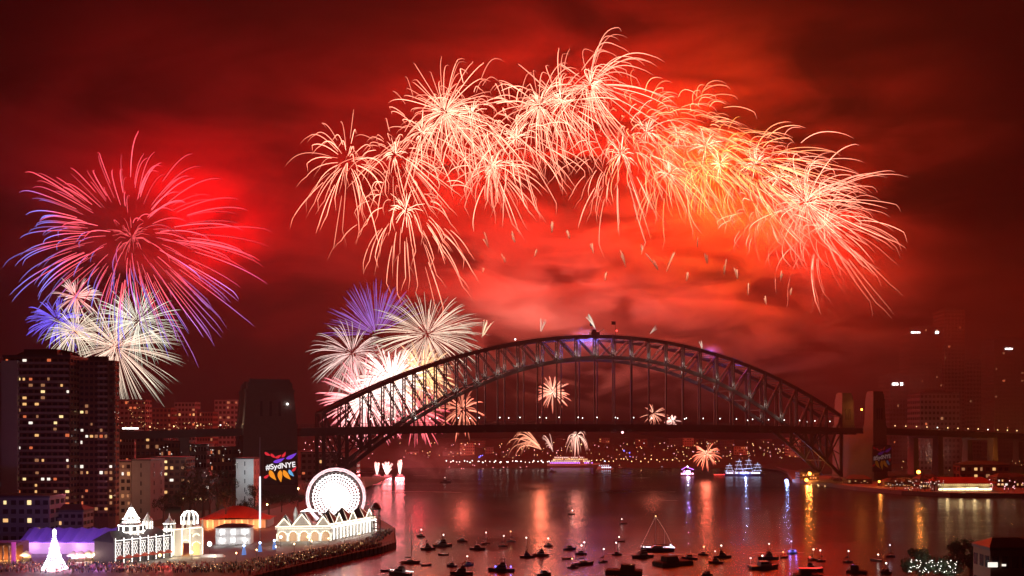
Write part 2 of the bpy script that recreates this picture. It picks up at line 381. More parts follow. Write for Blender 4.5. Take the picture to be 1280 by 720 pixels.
bg = 'fireworks behind the left half of the bridge'
VI = (.34, .22, 1.0)
burst('white firework at the left end of the bridge with violet upper sparks', 440, 442, 880, 54, 130, (1.2, .7, .65), (.60, .60, .52), 401, droop=.2, wind=-.05, thick=.21, power=.25 * PW, lcol=(1, .15, .13), group=bg)
burst('wide white firework above the left shoulder of the bridge arch', 534, 418, 890, 78, 190, (1.3, .8, .6), (.62, .70, .52), 402, droop=.12, thick=.21, power=.5 * PW, lcol=(1, .16, .12), group=bg, sq=(1.05, 1, .85))
burst('violet firework fanning out above the white ones by the bridge', 470, 418, 905, 74, 120, (.34, .13, .5), (.20, .11, .52), 403, droop=.05, thick=.25, group=bg, cone=((-.25, 0, 1), 75))
burst('rose pink firework glowing behind the arch ribs, left of the others', 455, 500, 885, 62, 150, (2.4, 1.2, 1.1), (1.5, .22, .32), 404, droop=.1, thick=.5, power=.9 * PW, lcol=(1, .08, .12), group=bg, core=(60, .5, (2.6, 2.0, 1.8)))
burst('dazzling white and pink firework in the middle of the glow behind the arch ribs', 490, 476, 880, 54, 150, (2.8, 2.2, 1.9), (1.8, .8, .7), 405, droop=.1, thick=.55, power=1.0 * PW, lcol=(1, .22, .22), group=bg, core=(90, .7, (2.8, 2.2, 2.0)))
burst('amber firework glowing behind the bridge arch, right of the pink ones', 528, 468, 895, 50, 130, (2.2, 1.3, .6), (1.4, .62, .34), 406, droop=.15, thick=.5, power=.7 * PW, lcol=(1, .2, .05), group=bg, core=(50, .5, (2.6, 1.5, .5)))
burst('crimson firework low behind the bridge deck railing', 520, 512, 900, 48, 90, (1.6, .3, .3), (1.2, .14, .2), 407, droop=.1, thick=.45, power=.3 * PW, lcol=(1, .05, .07), group=bg)
burst('red and gold firework seen through the hangers left of the smoke', 578, 512, 900, 34, 44, (1.6, .5, .3), (1.0, .16, .1), 408, droop=.25, thick=.45, power=.3 * PW, lcol=(1, .15, .1), group=bg)
sg = 'small red fireworks around the deck of the bridge'
SR0, SR1 = (1.9, .9, .6), (1.15, .16, .10)
burst('bright coral firework hanging below the left half of the arch', 691, 490, 910, 25, 60, SR0, SR1, 501, droop=.12, thick=.4, power=.25 * PW, lcol=(1, .2, .12), group=sg, core=(12, .35, (2.2, 1.6, 1.2)))
burst('coral firework just above the deck right of mid span', 817, 517, 930, 19, 34, SR0, SR1, 502, droop=.15, thick=.21, power=.15 * PW, lcol=(1, .2, .12), group=sg)
burst('tiny pink firework touching the deck beside the coral one', 841, 526, 935, 11, 30, (2, 1.2, 1), (1.5, .5, .45), 503, droop=.2, thick=.5, group=sg)
burst('pale coral firework dripping below the deck at mid span', 721, 544, 915, 17, 34, (2, 1.3, 1), (1.3, .4, .3), 504, droop=.9, thick=.21, power=.12 * PW, lcol=(1, .25, .18), group=sg)
burst('red firework low over the water among the distant lit boats', 883, 567, 1010, 20, 40, (1.8, .6, .35), (1.3, .16, .08), 505, droop=.25, thick=.42, power=.2 * PW, lcol=(1, .15, .08), group=sg, core=(10, .4, (2.2, 1.4, .9)))
fg = 'fountain fireworks launched from the bridge'
def fountain(label, px, py, Y, h, n, lean, c0, c1, seed, ang=16, droop=.15, group=fg, thick=.2, power=0, name='firework_fountain', lcol=(1, .3, .25)):
    return burst(label, px, py, Y, h, n, c0, c1, seed, droop=droop, s0=.02, thick=thick, cone=(lean, ang), group=group, name=name, power=power, lcol=lcol, spread=(.6, 1.05), loff=(0, 62, 26) if 'arch' in label else (0, 0, 0))
CR0, CR1 = (1.4, 1.2, .95), (.9, .75, .55)
fountain('fan of white sparks shooting from the crown of the arch', 745, 412, 812, 26, 12, (-.45, 0, 1), CR0, CR1, 601, power=.4 * PW, lcol=(1, .32, .28))
fountain('faint white sparks rising from the arch left of its crown', 676, 416, 815, 22, 9, (.3, 0, 1), mixc(CR0, (.2, 0, 0), .5), mixc(CR1, (.2, 0, 0), .6), 602, 20, power=.85 * PW, lcol=(1, .30, .24))
fountain('faint sparks leaning right from the arch just past its crown', 812, 418, 820, 18, 7, (.8, 0, .8), mixc(CR0, (.2, 0, 0), .5), mixc(CR1, (.2, 0, 0), .6), 603, power=.4 * PW, lcol=(1, .28, .25))
fountain('small faint sparks on the right shoulder of the arch', 878, 438, 830, 15, 6, (-.3, 0, 1), mixc(CR0, (.2, 0, 0), .5), mixc(CR1, (.2, 0, 0), .6), 604)
fountain('golden sparks springing up beside the left shoulder of the arch', 602, 424, 800, 34, 10, (.35, 0, 1), (1.2, .8, .5), (.9, .6, .4), 605, 14, power=.5 * PW, lcol=(1, .24, .18))
fountain('orange shower of sparks arching under the deck, left of mid span', 678, 563, 930, 56, 22, (-.75, 0, .75), (1.5, .6, .35), (.8, .22, .12), 606, 22, .5, thick=.34, power=.3 * PW, lcol=(1, .2, .1))
fountain('pale shower of sparks under the deck beside the orange one', 692, 566, 925, 34, 9, (-.35, 0, 1), (1.2, .7, .55), (.7, .3, .24), 607, 14, .35, thick=.34)
def comet(label, px, py, Y, h, lean, seed):
    o = fountain(label, px, py, Y, h, 3, lean, (.30, .08, .04), (1.2, .50, .28), seed, 9, .12, 'fading comets in the smoke above the bridge', .5, name='firework_comet')
    lamp('firework_light', (0, 0, 8), (1, .045, .005), .13 * PW, o, size=3)
ct = [(612, 312, 26, (-.4, 0, 1), 'two spent comets below the left bursts'), (603, 342, 14, (.2, 0, 1), 'low faint comet near the left edge of the smoke'), (645, 306, 20, (-.35, 0, 1), 'short faint comet left of the smoke column'),
      (690, 292, 18, (0, 0, 1), 'upright faint comet, topmost in the smoke'), (712, 300, 14, (-.2, 0, 1), 'tiny comet beside the upright topmost one'), (783, 335, 28, (-.4, 0, 1), 'thin comet leaning left in mid smoke'),
      (824, 340, 32, (-.5, 0, 1), 'comet leaning left, paired with the brightest comet'), (832, 342, 34, (.45, 0, 1), 'brightest comet leaning right in the smoke'), (905, 345, 24, (.1, 0, 1), 'pale comet pair right of the brightest one'),
      (935, 372, 22, (0, 0, 1), 'low pale comet towards the right of the smoke'), (958, 382, 20, (-.1, 0, 1), 'lowest comet at the right of the smoke'), (872, 310, 16, (0, 0, 1), 'small comet under the yellow burst'), (988, 372, 14, (.1, 0, 1), 'faint comet at the right edge of the smoke'),
      (632, 330, 18, (-.3, 0, 1), 'slim comet under the two spent comets'), (668, 322, 16, (.2, 0, 1), 'slim comet left of the lowest middle ones'), (742, 318, 18, (-.2, 0, 1), 'slim comet above the thin left-leaning one'), (756, 352, 14, (.1, 0, 1), 'low slim comet below the middle of the smoke'), (802, 318, 16, (0, 0, 1), 'slim comet above the paired comets'), (858, 352, 16, (.2, 0, 1), 'slim comet under the brightest leaning comet'), (884, 330, 18, (-.15, 0, 1), 'slim comet left of the pale pair'), (922, 350, 18, (-.2, 0, 1), 'slim comet right of the pale pair'), (975, 352, 18, (.15, 0, 1), 'slim comet high at the right of the smoke')]
for i, (x, y, h, l, lab) in enumerate(ct): comet(lab, x, y, 940, h, l, 700 + i)
# the drifting smoke is also lit by spent shells still burning inside it

# ------------------------------------------------------------------ the bridge
TH = R(22); NP = 14; PL = 17.96
BR = empty('steel_arch_bridge', (88 - 15 * math.sin(TH), 800 + 15 * math.cos(TH), 0), TH)
tag(BR, 'long steel arch bridge with stone pylons spanning the harbour under the fireworks', 'bridge')
def ztop(k): return 134 - 68 * (k / 14) ** 2
def zbot(k): return 8 + 108 * (1 - (k / 14) ** 2)
def zdeck(s): return 57.5 - 3.0 * (min(abs(s), 290) / 251) ** 2 - max(0, abs(s) - 290) * .03
ks = [k for k in range(-NP, NP + 1)]
for yy in (-15, 15):
    near = yy < 0
    tr = empty('arch_truss'); tr.parent = BR
    a = MB(); b = MB()
    for k in ks[:-1]:
        a.bar((k*PL, yy, ztop(k)), ((k+1)*PL, yy, ztop(k+1)), 1.7, 3.1); b.bar((k*PL, yy, zbot(k)), ((k+1)*PL, yy, zbot(k+1)), 1.8, 3.2)
    for k in ks:                                    # gusset plates and the handrail on the top chord
        a.bar((k*PL, yy, ztop(k) - 2.6), (k*PL, yy, ztop(k) + 1.2), 1.7, 3.4); b.bar((k*PL, yy, zbot(k) - 1.2), (k*PL, yy, zbot(k) + 3), 1.8, 3.4)
    for k in ks[:-1]:
        for j in range(4):
            p = Vector((k*PL, yy, ztop(k))).lerp(Vector(((k+1)*PL, yy, ztop(k+1))), j / 4)
            a.bar(p, p + Vector((0, 0, 2.4)), .16)
        a.bar((k*PL, yy, ztop(k) + 2.4), ((k+1)*PL, yy, ztop(k+1) + 2.4), .18)
    a.build('top_chord', M['steel'], tr); b.build('bottom_chord', M['steel'], tr)
    def laced(p, q, w):                             # two channels joined by lacing bars
        m = MB(); p, q = Vector(p), Vector(q); d = (q - p); L = d.length
        n = Vector((-d.z, 0, d.x)).normalized() * w * .36
        for s in (-1, 1): m.bar(p + n * s, q + n * s, 1.3, w * .34, up=(-d.z, 0, d.x))
        c = max(3, int(L / 3.2))
        for i in range(c):
            s = 1 if i % 2 else -1
            m.bar(p + d * (i / c) + n * s, p + d * ((i + 1) / c) - n * s, .5, .3)
        return m
    for k in ks:
        laced((k*PL, yy, zbot(k)), (k*PL, yy, ztop(k)), 2.7).build('post', M['steel'], tr)
    for k in ks[:-1]:
        if k < 0: q = laced((k*PL, yy, ztop(k)), ((k+1)*PL, yy, zbot(k+1)), 1.7)
        else: q = laced(((k+1)*PL, yy, ztop(k+1)), (k*PL, yy, zbot(k)), 1.7)
        q.build('diagonal', M['steel'], tr)
    for k in ks:
        zd = zdeck(k * PL) - 1
        if zbot(k) > zd + 2:
            h = MB(); h.bar((k*PL, yy, zd), (k*PL, yy, zbot(k)), 1.1, .9); h.build('hanger', M['steel'], BR)
        elif zbot(k) < zd - 6:
            h = MB(); h.bar((k*PL, yy, zbot(k)), (k*PL, yy, zd - 4), 1.8, 1.4)
            h.build('spandrel_post', M['steel'], BR)
    # spandrel lattice between the outer posts below the deck
    for sgn in (-1, 1):
        m = MB()
        for k in (13, 12, 11):
            z0, z1 = zbot(k), zdeck(k * PL) - 5; z2, z3 = zbot(k + 1), zdeck((k+1) * PL) - 5
            m.bar((sgn*k*PL, yy, z0), (sgn*(k+1)*PL, yy, z3), .9); m.bar((sgn*k*PL, yy, z1), (sgn*(k+1)*PL, yy, z2), .9)
            if k > 11: m.bar((sgn*k*PL, yy, (z0+z1)/2), (sgn*(k+1)*PL, yy, (z2+z3)/2), .7)
        m.build('spandrel_bracing', M['steel'], BR)
m = MB()
for k in ks:
    m.bar((k*PL, -15, ztop(k)), (k*PL, 15, ztop(k)), 1.0, 1.2)
    if k < NP:
        m.bar((k*PL, -15, ztop(k)), ((k+1)*PL, 15, ztop(k+1)), .7); m.bar((k*PL, 15, ztop(k)), ((k+1)*PL, -15, ztop(k+1)), .7)
m.build('upper_sway_bracing', M['steel'], BR)
for k in ks:
    if abs(zbot(k) - zdeck(k*PL)) > 8:
        m = MB(); m.bar((k*PL, -15, zbot(k)), (k*PL, 15, zbot(k)), 1.0, 1.2)
        if k < NP: m.bar((k*PL, -15, zbot(k)), ((k+1)*PL, 15, zbot(k+1)), .7)
        m.build('sway_bracing', M['steel'], BR)
# deck in lengths that follow the camber
dm = MB(); seg = [-270 + 15 * i for i in range(37)]
for s0, s1 in zip(seg[:-1], seg[1:]):
    for y0, y1, dz0, dz1 in ((-24.5, 24.5, -1.2, 0), (-24.0, -22.8, -4.6, -1.203), (22.8, 24, -4.6, -1.203), (-15.6, -14.4, -6.2, -1.203), (14.4, 15.6, -6.2, -1.203)):
        a, b = zdeck(s0), zdeck(s1)
        dm.add([(s0,y0,a+dz0),(s1,y0,b+dz0),(s1,y1,b+dz0),(s0,y1,a+dz0),(s0,y0,a+dz1),(s1,y0,b+dz1),(s1,y1,b+dz1),(s0,y1,a+dz1)],
               [(0,3,2,1),(4,5,6,7),(0,1,5,4),(1,2,6,5),(2,3,7,6),(3,0,4,7)])
    dm.bar((s0, -22, zdeck(s0) - 3.4), (s0, 22, zdeck(s0) - 3.4), .8, 4)
deck = dm.build('deck', M['steel'], BR)
for yy in (-24.3, 24.3):
    f = MB()
    for s0, s1 in zip(seg[:-1], seg[1:]):
        for dz in (.25, 1.3, 2.6): f.bar((s0, yy, zdeck(s0) + dz), (s1, yy, zdeck(s1) + dz), .18, .22)
        for j in range(6):
            s = lerp(s0, s1, j / 6); f.bar((s, yy, zdeck(s)), (s, yy, zdeck(s) + 2.7), .2)
    f.build('railing', M['steel'], deck)
# approach spans left and right, on stone piers
for sgn, far in ((-1, 620), (1, 760)):
    m = MB(); st = [299 + (far - 299) * i / 12 for i in range(13)]
    for s0, s1 in zip(st[:-1], st[1:]):
        for y0, y1, dz0, dz1 in ((-24.5, 24.5, -1.4, 0), (-22.5, -21, -4.4, -1.403), (21, 22.5, -4.4, -1.403), (-24.5, -24.1, 0.003, 1.3), (24.1, 24.5, .003, 1.3)):
            a, b = zdeck(s0), zdeck(s1); x0, x1 = sgn * s0, sgn * s1
            m.add([(x0,y0,a+dz0),(x1,y0,b+dz0),(x1,y1,b+dz0),(x0,y1,a+dz0),(x0,y0,a+dz1),(x1,y0,b+dz1),(x1,y1,b+dz1),(x0,y1,a+dz1)],
                  [(0,3,2,1),(4,5,6,7),(0,1,5,4),(1,2,6,5),(2,3,7,6),(3,0,4,7)])
    m.build('approach_span', M['steel'], BR)
    for s in st[2::2]:
        p = MB()
        for yy in (-16, 16): p.frus(sgn * s, yy, -1, zdeck(s) - 4.5, 4, 4.5, 3, 3.4)
        p.box(sgn*s - 3.2, sgn*s + 3.2, -19.8, 19.8, zdeck(s) - 7, zdeck(s) - 4.403)
        p.build('approach_pier', M['granite'], BR)
# pylons: tapered granite towers in pairs, standing on a shared abutment
def pylon(s, yy, front, a, b):
    m = MB(); zt = 90.5
    m.frus(s, yy, -2, 54, a + 1, b + 1.6, a + .4, b + .4); m.frus(s, yy, 54, 57, a + .8, b + .8, a + .7, b + .7); m.frus(s, yy, 57, 81, a, b, a * .9, b * .88)
    o = m.build('pylon', M['granite'], BR)
    c = MB(); c.frus(s, yy, 81, 83, a * .93, b * .93, a * .93, b * .93); c.frus(s, yy, 83.003, 88, a * .86, b * .84, a * .84, b * .8); c.frus(s, yy, 88.003, zt, a * .78, b * .7, a * .76, b * .66)
    c.build('cornice', M['granite'], o)
    for dx in (-.35, 0, .35): w = MB(); w.box(s + dx * a - .9, s + dx * a + .9, yy - b * 1.0, yy - b * .85, 63, 74); w.build('window_slot', M['dark'], o)
    return o
for sgn, ps, pa, pb in ((-1, -293, 19, 7), (1, 288, 8, 6)):
    ab = MB(); ab.frus(ps, 0, -2, 49, pa + .6, 27, pa - .8, 25); ab.build('abutment', M['granite'], BR)
    for yy in (-21, 21):
        o = pylon(ps, yy * 1.02, yy < 0, pa, pb)
        if yy < 0:
            # the lit festival screen on the face towards the park
            scr = MB(); y = yy * 1.02 - 8.95; x0 = ps + (7 if sgn < 0 else 0)
            scr.box(x0 - 11.9, x0 + 11.9, y - .3, y + .35, 12, 38)
            s_ = scr.build('light_screen', M['dark'], o)
            rnd = random.Random(5); z = 25
            def leaf(cx, cz, L, wd, ang, m_, nm):
                q = MB(); k = 10; up = []; lo = []
                for i in range(k + 1):
                    t = i / k; px = (t - .5) * L; wv = wd * math.sin(math.pi * min(1, t ** .7)) * .5; bend = .25 * L * (t - .5) ** 2
                    for lst, sg in ((up, 1), (lo, -1)):
                        lx, lz = px, bend + sg * wv
                        lst.append((x0 + cx + lx * math.cos(ang) - lz * math.sin(ang), z + cz + lx * math.sin(ang) + lz * math.cos(ang)))
                pts = up + lo[::-1][1:-1]
                n = len(pts)
                q.add([(p_[0], y - .31, p_[1]) for p_ in pts] + [(p_[0], y - .5, p_[1]) for p_ in pts], [tuple(range(n, 2*n))[::-1]] + [(i, (i+1) % n, n + (i+1) % n, n + i) for i in range(n)])
                q.build(nm, m_, s_)
            dim = .05 if sgn > 0 else 1
            eR = mat('screen_red', (.3, .02, .02), emit=(.9, .03, .05), es=.8*dim); eO = mat('screen_orange', (.3, .2, .02), emit=(1, .32, .02), es=1.0*dim)
            eV = mat('screen_violet', (.1, .05, .3), emit=(.22, .06, .8), es=.9*dim); eB = mat('screen_blue', (.1, .2, .4), emit=(.15, .5, .9), es=.9*dim); eW = mat('screen_white', (.6, .6, .6), emit=(1, .95, .95), es=1.2*dim)
            for cx, cz, a_ in ((-9.5, 9.8, -.5), (-5.5, 8.4, -.7), (-1.5, 8.0, .5), (2.5, 9.4, 1.0), (-10, -6.5, .6), (10, -1.5, .8)): leaf(cx, cz, 5, 2.0, a_, eR, 'red_feather')
            for cx, cz, a_, L in ((-1, 5.0, .35, 9), (8, 8.0, .5, 9)): leaf(cx, cz, L, 2.6, a_, eV, 'violet_feather')
            for cx, cz, a_ in ((-6, -6, -1.0), (-.5, -6.6, -1.5), (4.2, -6, -.9)): leaf(cx, cz, 9, 3.4, a_, eO, 'orange_feather')
            leaf(7.5, -4.6, 6.5, 2.4, -.9, eB, 'blue_feather')
            cu = bpy.data.curves.new('screen_lettering', 'FONT'); cu.body = '#SydNYE'; cu.size = 5.6; cu.extrude = .08; cu.offset = .06; cu.align_x = 'CENTER'; cu.align_y = 'CENTER'
            to = bpy.data.objects.new('lettering', cu); COL.objects.link(to); cu.materials.append(eW)
            bpy.context.view_layer.update(); lm_ = bpy.data.meshes.new_from_object(to); bpy.data.objects.remove(to); to = inst('lettering', lm_, s_, (x0, y - .5, z + 1), (R(90), R(-5), 0))
# floodlights on the lower joints of the arch, lamps along the deck, red beacons, flag poles, crane
for yy in (-15, 15):
    for k in ks:
        if zbot(k) > zdeck(k*PL) - 4 and -11 <= k <= 11:
            lamp('truss_floodlight', (k*PL, yy - 3.6, zbot(k) + 5), (1, .84, .72), 1000 if yy < 0 else 600, BR, size=.6)
bulb = MB(); bulb.ball((0, 0, 8.2), .44, n=8, m=5); bulbm = bulb.mesh('lamp_bulb', M['e_white'])
bulb = MB(); bulb.ball((0, 0, 8.2), .44, n=8, m=5); bulby = bulb.mesh('lamp_bulb', M['e_warm'])
pole = MB(); pole.tube([(0, 0, 0), (0, 0, 8)], [.14, .09], 6); pole.bar((0, -.1, 8), (0, -1.0, 8.25), .12); polem = pole.mesh('deck_lamp', M['steel'])
lights_at = [(k * PL, -20) for k in range(-13, 14)] + [(k * PL + 6, 20) for k in range(-13, 14, 2)] + [(s, -23) for s in range(312, 700, 14)] + [(-s, -23) for s in range(312, 560, 16)]
for i, (s, yy) in enumerate(lights_at):
    o = inst('deck_lamp', polem, BR, (s, yy, zdeck(s) + (-2.2 if abs(s) < 290 else -4.2))); inst('bulb', bulbm if abs(s) < 300 or i % 5 == 0 else bulby, o)
for s in range(350, 680, 40): lamp('deck_light', (s, -20, zdeck(s) + 7), (1, .55, .16), 1600, BR, .4)
for s in range(320, 520, 50): lamp('deck_light', (-s, -20, zdeck(s) + 7), (1, .75, .5), 1100, BR, .4)
def beacon(s, yy, z, r=.75, m_='e_red'):
    q = MB(); q.ball((s, yy, z), r, n=8, m=5); q.build('beacon_lamp', M[m_], BR)
beacon(4, -15, 139.5, .9); beacon(4, -25.2, 50.6, 1.1, 'e_pink'); beacon(-92, -15, ztop(-5.1) + 3.4, .7, 'e_white'); beacon(128, -15, ztop(7.1) + .5, .7)
beacon(-281, -29.6, 72, .8, 'e_white')
for s in (-3, 3):
    q = MB(); q.tube([(s * 2.2, -8 * s / 3, 134), (s * 2.2, -8 * s / 3, 149)], [.22, .12], 6); q.box(s * 2.2 - .1 - 4, s * 2.2 - .15, -8 * s / 3 - .05, -8 * s / 3 + .05, 145.5, 148.5)
    q.build('flagpole', M['steel'], BR)
q = MB(); q.box(-22, -14, -17.4, -12.6, 134.8, 137.4); q.box(-21, -17, -16.8, -13.2, 137.403, 139.5); q.bar((-15, -15, 137), (-8.5, -15, 140.5), .5); q.tube([(-20.5, -15, 139.5), (-20.5, -15, 142)], .2, 6)
q.build('maintenance_crane', M['dark'], BR)
lamp('blue_floodlight', (-17, -8, 130), (.18, .16, 1), 1.6e4, BR, 1.5); lamp('blue_floodlight', (-35, -4, 124), (.2, .15, 1), 1.2e4, BR, 1.5); lamp('blue_floodlight', (132, -8, 116), (.2, .15, 1), 1.2e4, BR, 1.5)

# ------------------------------------------------------------------ land
def land(name, pts, z0, z1, m, kind='structure'):
    mb = MB(); mb.poly(pts, z0, z1); return tag(mb.build(name, m), kind=kind)
QZ = 2.5
quay = [(-56, 395), (-52, 412), (-60, 470), (-88, 560), (-120, 690), (-128, 800), (-150, 930), (-200, 1010), (-1300, 1030), (-1300, 200), (-150, 200), (-100, 290), (-84, 330)]
land('quay', quay, -1.5, QZ, M['paving'])
# the rising ground of the north shore behind the park
def hill(name, x0, x1, y0, y1, nx, ny, hf, m, z_base):
    mb = MB(); v = []; f = []
    for j in range(ny + 1):
        for i in range(nx + 1):
            x, y = lerp(x0, x1, i / nx), lerp(y0, y1, j / ny); v.append((x, y, hf(x, y, i / nx, j / ny)))
    for j in range(ny):
        for i in range(nx): a = j * (nx + 1) + i; f.append((a, a + 1, a + nx + 2, a + nx + 1))
    mb.add(v, f); return tag(mb.build(name, m, smooth=True), kind='structure')
def nf(x, y): return math.sin(x * .021 + y * .013) + .6 * math.sin(x * .047 - y * .031 + 1.3)
def h_north(x, y, u, v):
    e = min(1, max(0, (1 - u) * 3.2)) * min(1, max(0, v * 3)) * min(1, max(0, (1 - v) * 6))
    return 1.5 + e * (19 + 3 * nf(x, y))
hill('north_hill', -1250, -130, 420, 1000, 40, 24, h_north, M['soil'], 2)
# the southern point, its sea wall, and the far shores
south = [(282, 920), (292, 868), (300, 800), (318, 748), (345, 722), (400, 712), (480, 722), (620, 760), (1500, 900), (1500, 1600), (420, 1600), (330, 1100)]
land('south_point', south, -1.5, 3.2, M['paving'])
def h_south(x, y, u, v):
    e = min(1, max(0, u * 4)) * min(1, max(0, v * 3.5)); return 2.5 + e * (12 + 3 * nf(x, y))
hill('south_hill', 330, 1450, 790, 1580, 30, 20, h_south, M['soil'], 2)
def h_far(x, y, u, v):
    e = min(1, max(0, v * 2.4)) * min(1, u * 8, (1 - u) * 8); return -1 + 4.5 * min(1, v * 12) + e * (24 + 6 * nf(x * .6, y))
hill('far_shore', -420, 760, 1270, 1800, 44, 16, h_far, M['soil'], 2)
hill('eastern_headland', -1500, 2200, 1820, 2050, 44, 6, lambda x, y, u, v: -1 + math.sin(math.pi * v) * (36 + 9 * nf(x * .4, y)), M['soil'], 2)

# ------------------------------------------------------------------ buildings
def lit(bm_list, m, parent, name='lit_window'):
    pass
def window_wall(root, w, d, h, z0, floors, bays, seed, frac, warm, wf=.62, hf=.5, part_max=60, front=-1, individual=True):
    """window grid on the front (local -y) and on the right-hand side: dark glass as one pattern mesh, each lit window a part of its own"""
    rnd = random.Random(seed); fh = h / floors; bw = w / bays
    g = MB(); n = 0; nd = 0; cache = {}
    def pane(key, mm, sx, sz):
        if key not in cache: q = MB(); q.box(-bw*sx/2, bw*sx/2, -.06, .1, -fh*sz/2, fh*sz/2); cache[key] = q.mesh('window', mm)
        return cache[key]
    for fl in range(floors):
        row = rnd.random() < .12
        for b in range(bays):
            cx, cz = -w / 2 + bw * (b + .5), z0 + fh * (fl + .55)
            if n < part_max and rnd.random() < (frac * 2.5 if row else frac):
                mm = rnd.choice(warm); v = rnd.choice((.55, .8, 1))
                inst('lit_window', pane((mm, v), M[mm], wf * v, hf * rnd.choice((.8, 1))), root, (cx + bw * wf * (1 - v) * rnd.uniform(-.5, .5), -d / 2 - .05, cz)); n += 1
            elif individual and n + nd < 96: inst('window', pane('dark', M['glass'], wf, hf), root, (cx, -d / 2 - .05, cz)); nd += 1
            else:
                g.box(cx - bw*wf/2, cx + bw*wf/2, -d/2 - .05, -d/2 + .1, cz - fh*hf/2, cz + fh*hf/2)
    sb = max(2, int(d / bw))
    for fl in range(floors):
        for b in range(sb):
            cy_, cz = -d/2 + d / sb * (b + .5), z0 + fh * (fl + .55)
            for s in (-1, 1):
                g.box(s * (w/2 + .05) - .08, s * (w/2 + .05) + .08, cy_ - d/sb*wf/2, cy_ + d/sb*wf/2, cz - fh*hf/2, cz + fh*hf/2)
    tag(g.build('window_grid', M['glass'], root), kind='stuff')
def building(name, label, px0, px1, py_top, Y, d, zb, m, floors, bays, seed, frac=.15, warm=('w_warm', 'w_yel', 'w_white', 'w_dim'), rz=0, cat='building', group=None, roof='parapet', slabs=False, wf=.62, hf=.5, pm=60):
    a, b = P(px0, py_top, Y), P(px1, py_top, Y)
    w = b.x - a.x; h = a.z - zb
    root = empty(name, ((a.x + b.x) / 2, Y + d / 2, zb), rz); tag(root, label, cat, group)
    mb = MB(); mb.box(-w/2, w/2, -d/2, d/2, -6, h); mb.build('wall', m, root)
    rf = MB(); rf.box(-w/2 - .3, w/2 + .3, -d/2 - .3, d/2 + .3, h + .003, h + .9)
    if roof == 'plant': rf.box(-w*.28, w*.22, -d*.25, d*.25, h + .903, h + 4.2); rf.box(w*.28, w*.4, -d*.2, 0, h + .903, h + 2.6)
    if roof == 'hip':
        rf.add([(-w/2-.5,-d/2-.5,h+.903),(w/2+.5,-d/2-.5,h+.903),(w/2+.5,d/2+.5,h+.903),(-w/2-.5,d/2+.5,h+.903),(-w*.28,0,h+d*.32),(w*.28,0,h+d*.32)], [(0,3,2,1),(0,1,5,4),(1,2,5),(2,3,4,5),(3,0,4)])
    rf.build('roof', M['slate'], root)
    window_wall(root, w, d, h - 1, .6, floors, bays, seed, frac, warm, wf, hf, pm, individual=Y < 620)
    if slabs:
        sm = MB(); sm.box(-w/2 + .4, w/2 - .4, -d/2 - 1.3, -d/2 - .003, -.12, .14); sm.box(-w/2 + .4, w/2 - .4, -d/2 - 1.32, -d/2 - 1.22, .1, 1.0); sme = sm.mesh('balcony', m if m is not M['brick'] else M['balcony'])
        for fl in range(1, floors): inst('balcony', sme, root, (0, 0, .6 + (h - 1) / floors * fl))
    return root, w, d, h

# the apartment tower by the park: two joined wings with rows of balconies
T, tw, td, thh = building('apartment_tower', 'tall brown apartment tower of many balcony floors at the left edge', 4, 88, 446, 450, 22, 8, M['brick'], 26, 11, 11, .17, pm=60, slabs=True, roof='plant', warm=('w_warm', 'w_yel', 'w_white', 'w_red', 'w_dim', 'w_dim', 'w_dim'))
cr = MB(); cr.tube([(-tw/2 + 1 + i * (tw - 2) / 12, 0, thh + 1 + 3.0 * math.sin(math.pi * i / 12) ** .6) for i in range(13)], 1.0, 6); cr.build('curved_parapet', M['brick'], T)
wing = empty('wing'); wing.parent = T; wing.location = (tw / 2 + 8.9, 1, 0)
wm = MB(); ch = 2.5; ww, wd, wh = 17.0, 7, thh - 1
wm.poly([(-ww/2, -wd/2), (ww/2 - ch, -wd/2), (ww/2, -wd/2 + ch), (ww/2, wd/2), (-ww/2, wd/2)], -6, wh); wm.poly([(-ww/2 + 3, -wd/2 + 3), (ww/2 - 4, -wd/2 + 3), (ww/2 - 4, wd/2 - 3), (-ww/2 + 3, wd/2 - 3)], wh + .003, wh + 2.2)
wm.build('wall', M['brick'], wing)
window_wall(wing, ww, wd, wh - 1, .6, 26, 7, 12, .2, ('w_warm', 'w_yel', 'w_white', 'w_red', 'w_dim', 'w_dim', 'w_dim'), part_max=30)
sm = MB(); sm.box(1.0, ww/2 - 3, -wd/2 - 1.1, -wd/2 - .003, -.1, .9); sme = sm.mesh('balcony', M['balcony'])
for fl in range(1, 26): inst('balcony', sme, wing, (0, 0, .6 + (wh - 1) / 26 * fl))
ed = MB(); ed.box(-tw/2 - 3.4, -tw/2 - .003, -8, 10, -6, thh - 3); ed.box(-tw/2 + .2, -tw/2 + 8, -td/2 - 2.2, -td/2 - .01, -6, thh - 2); ed.build('stair_panel', M['cream'], T)

def blg(*a, **k): return building(*a, **k)
blg('apartment_block', 'brown brick apartment block with rows of lit windows below the tower', 102, 164, 578, 500, 16, 6, M['cream'], 7, 9, 21, .38, slabs=True)
blg('apartment_block', 'pale blank gable wall building standing right of the brown brick block', 164.5, 188, 576, 495, 20, 6, M['concrete'], 6, 1, 22, .0, wf=.06)
blg('apartment_block', 'blue violet lit wall building under the apartment tower', 55, 101, 588, 470, 14, 5, M['concrete'], 7, 2, 23, .05, wf=.12)
blg('office_building', 'low building with a band of cool white windows at the left edge', -6, 54, 601, 460, 14, 4, M['slate'], 6, 9, 24, .16, warm=('w_cool',), hf=.55, wf=.8)
blg('apartment_block', 'violet tinted balcony apartments nearest at the left edge', -8, 62, 622, 402, 14, 2.5, M['concrete'], 5, 7, 25, .18, slabs=True)
blg('terrace_row', 'small balcony terrace right of the violet tinted apartments', 62, 104, 640, 410, 10, 2.5, M['concrete'], 4, 5, 26, .25, slabs=True, roof='hip')
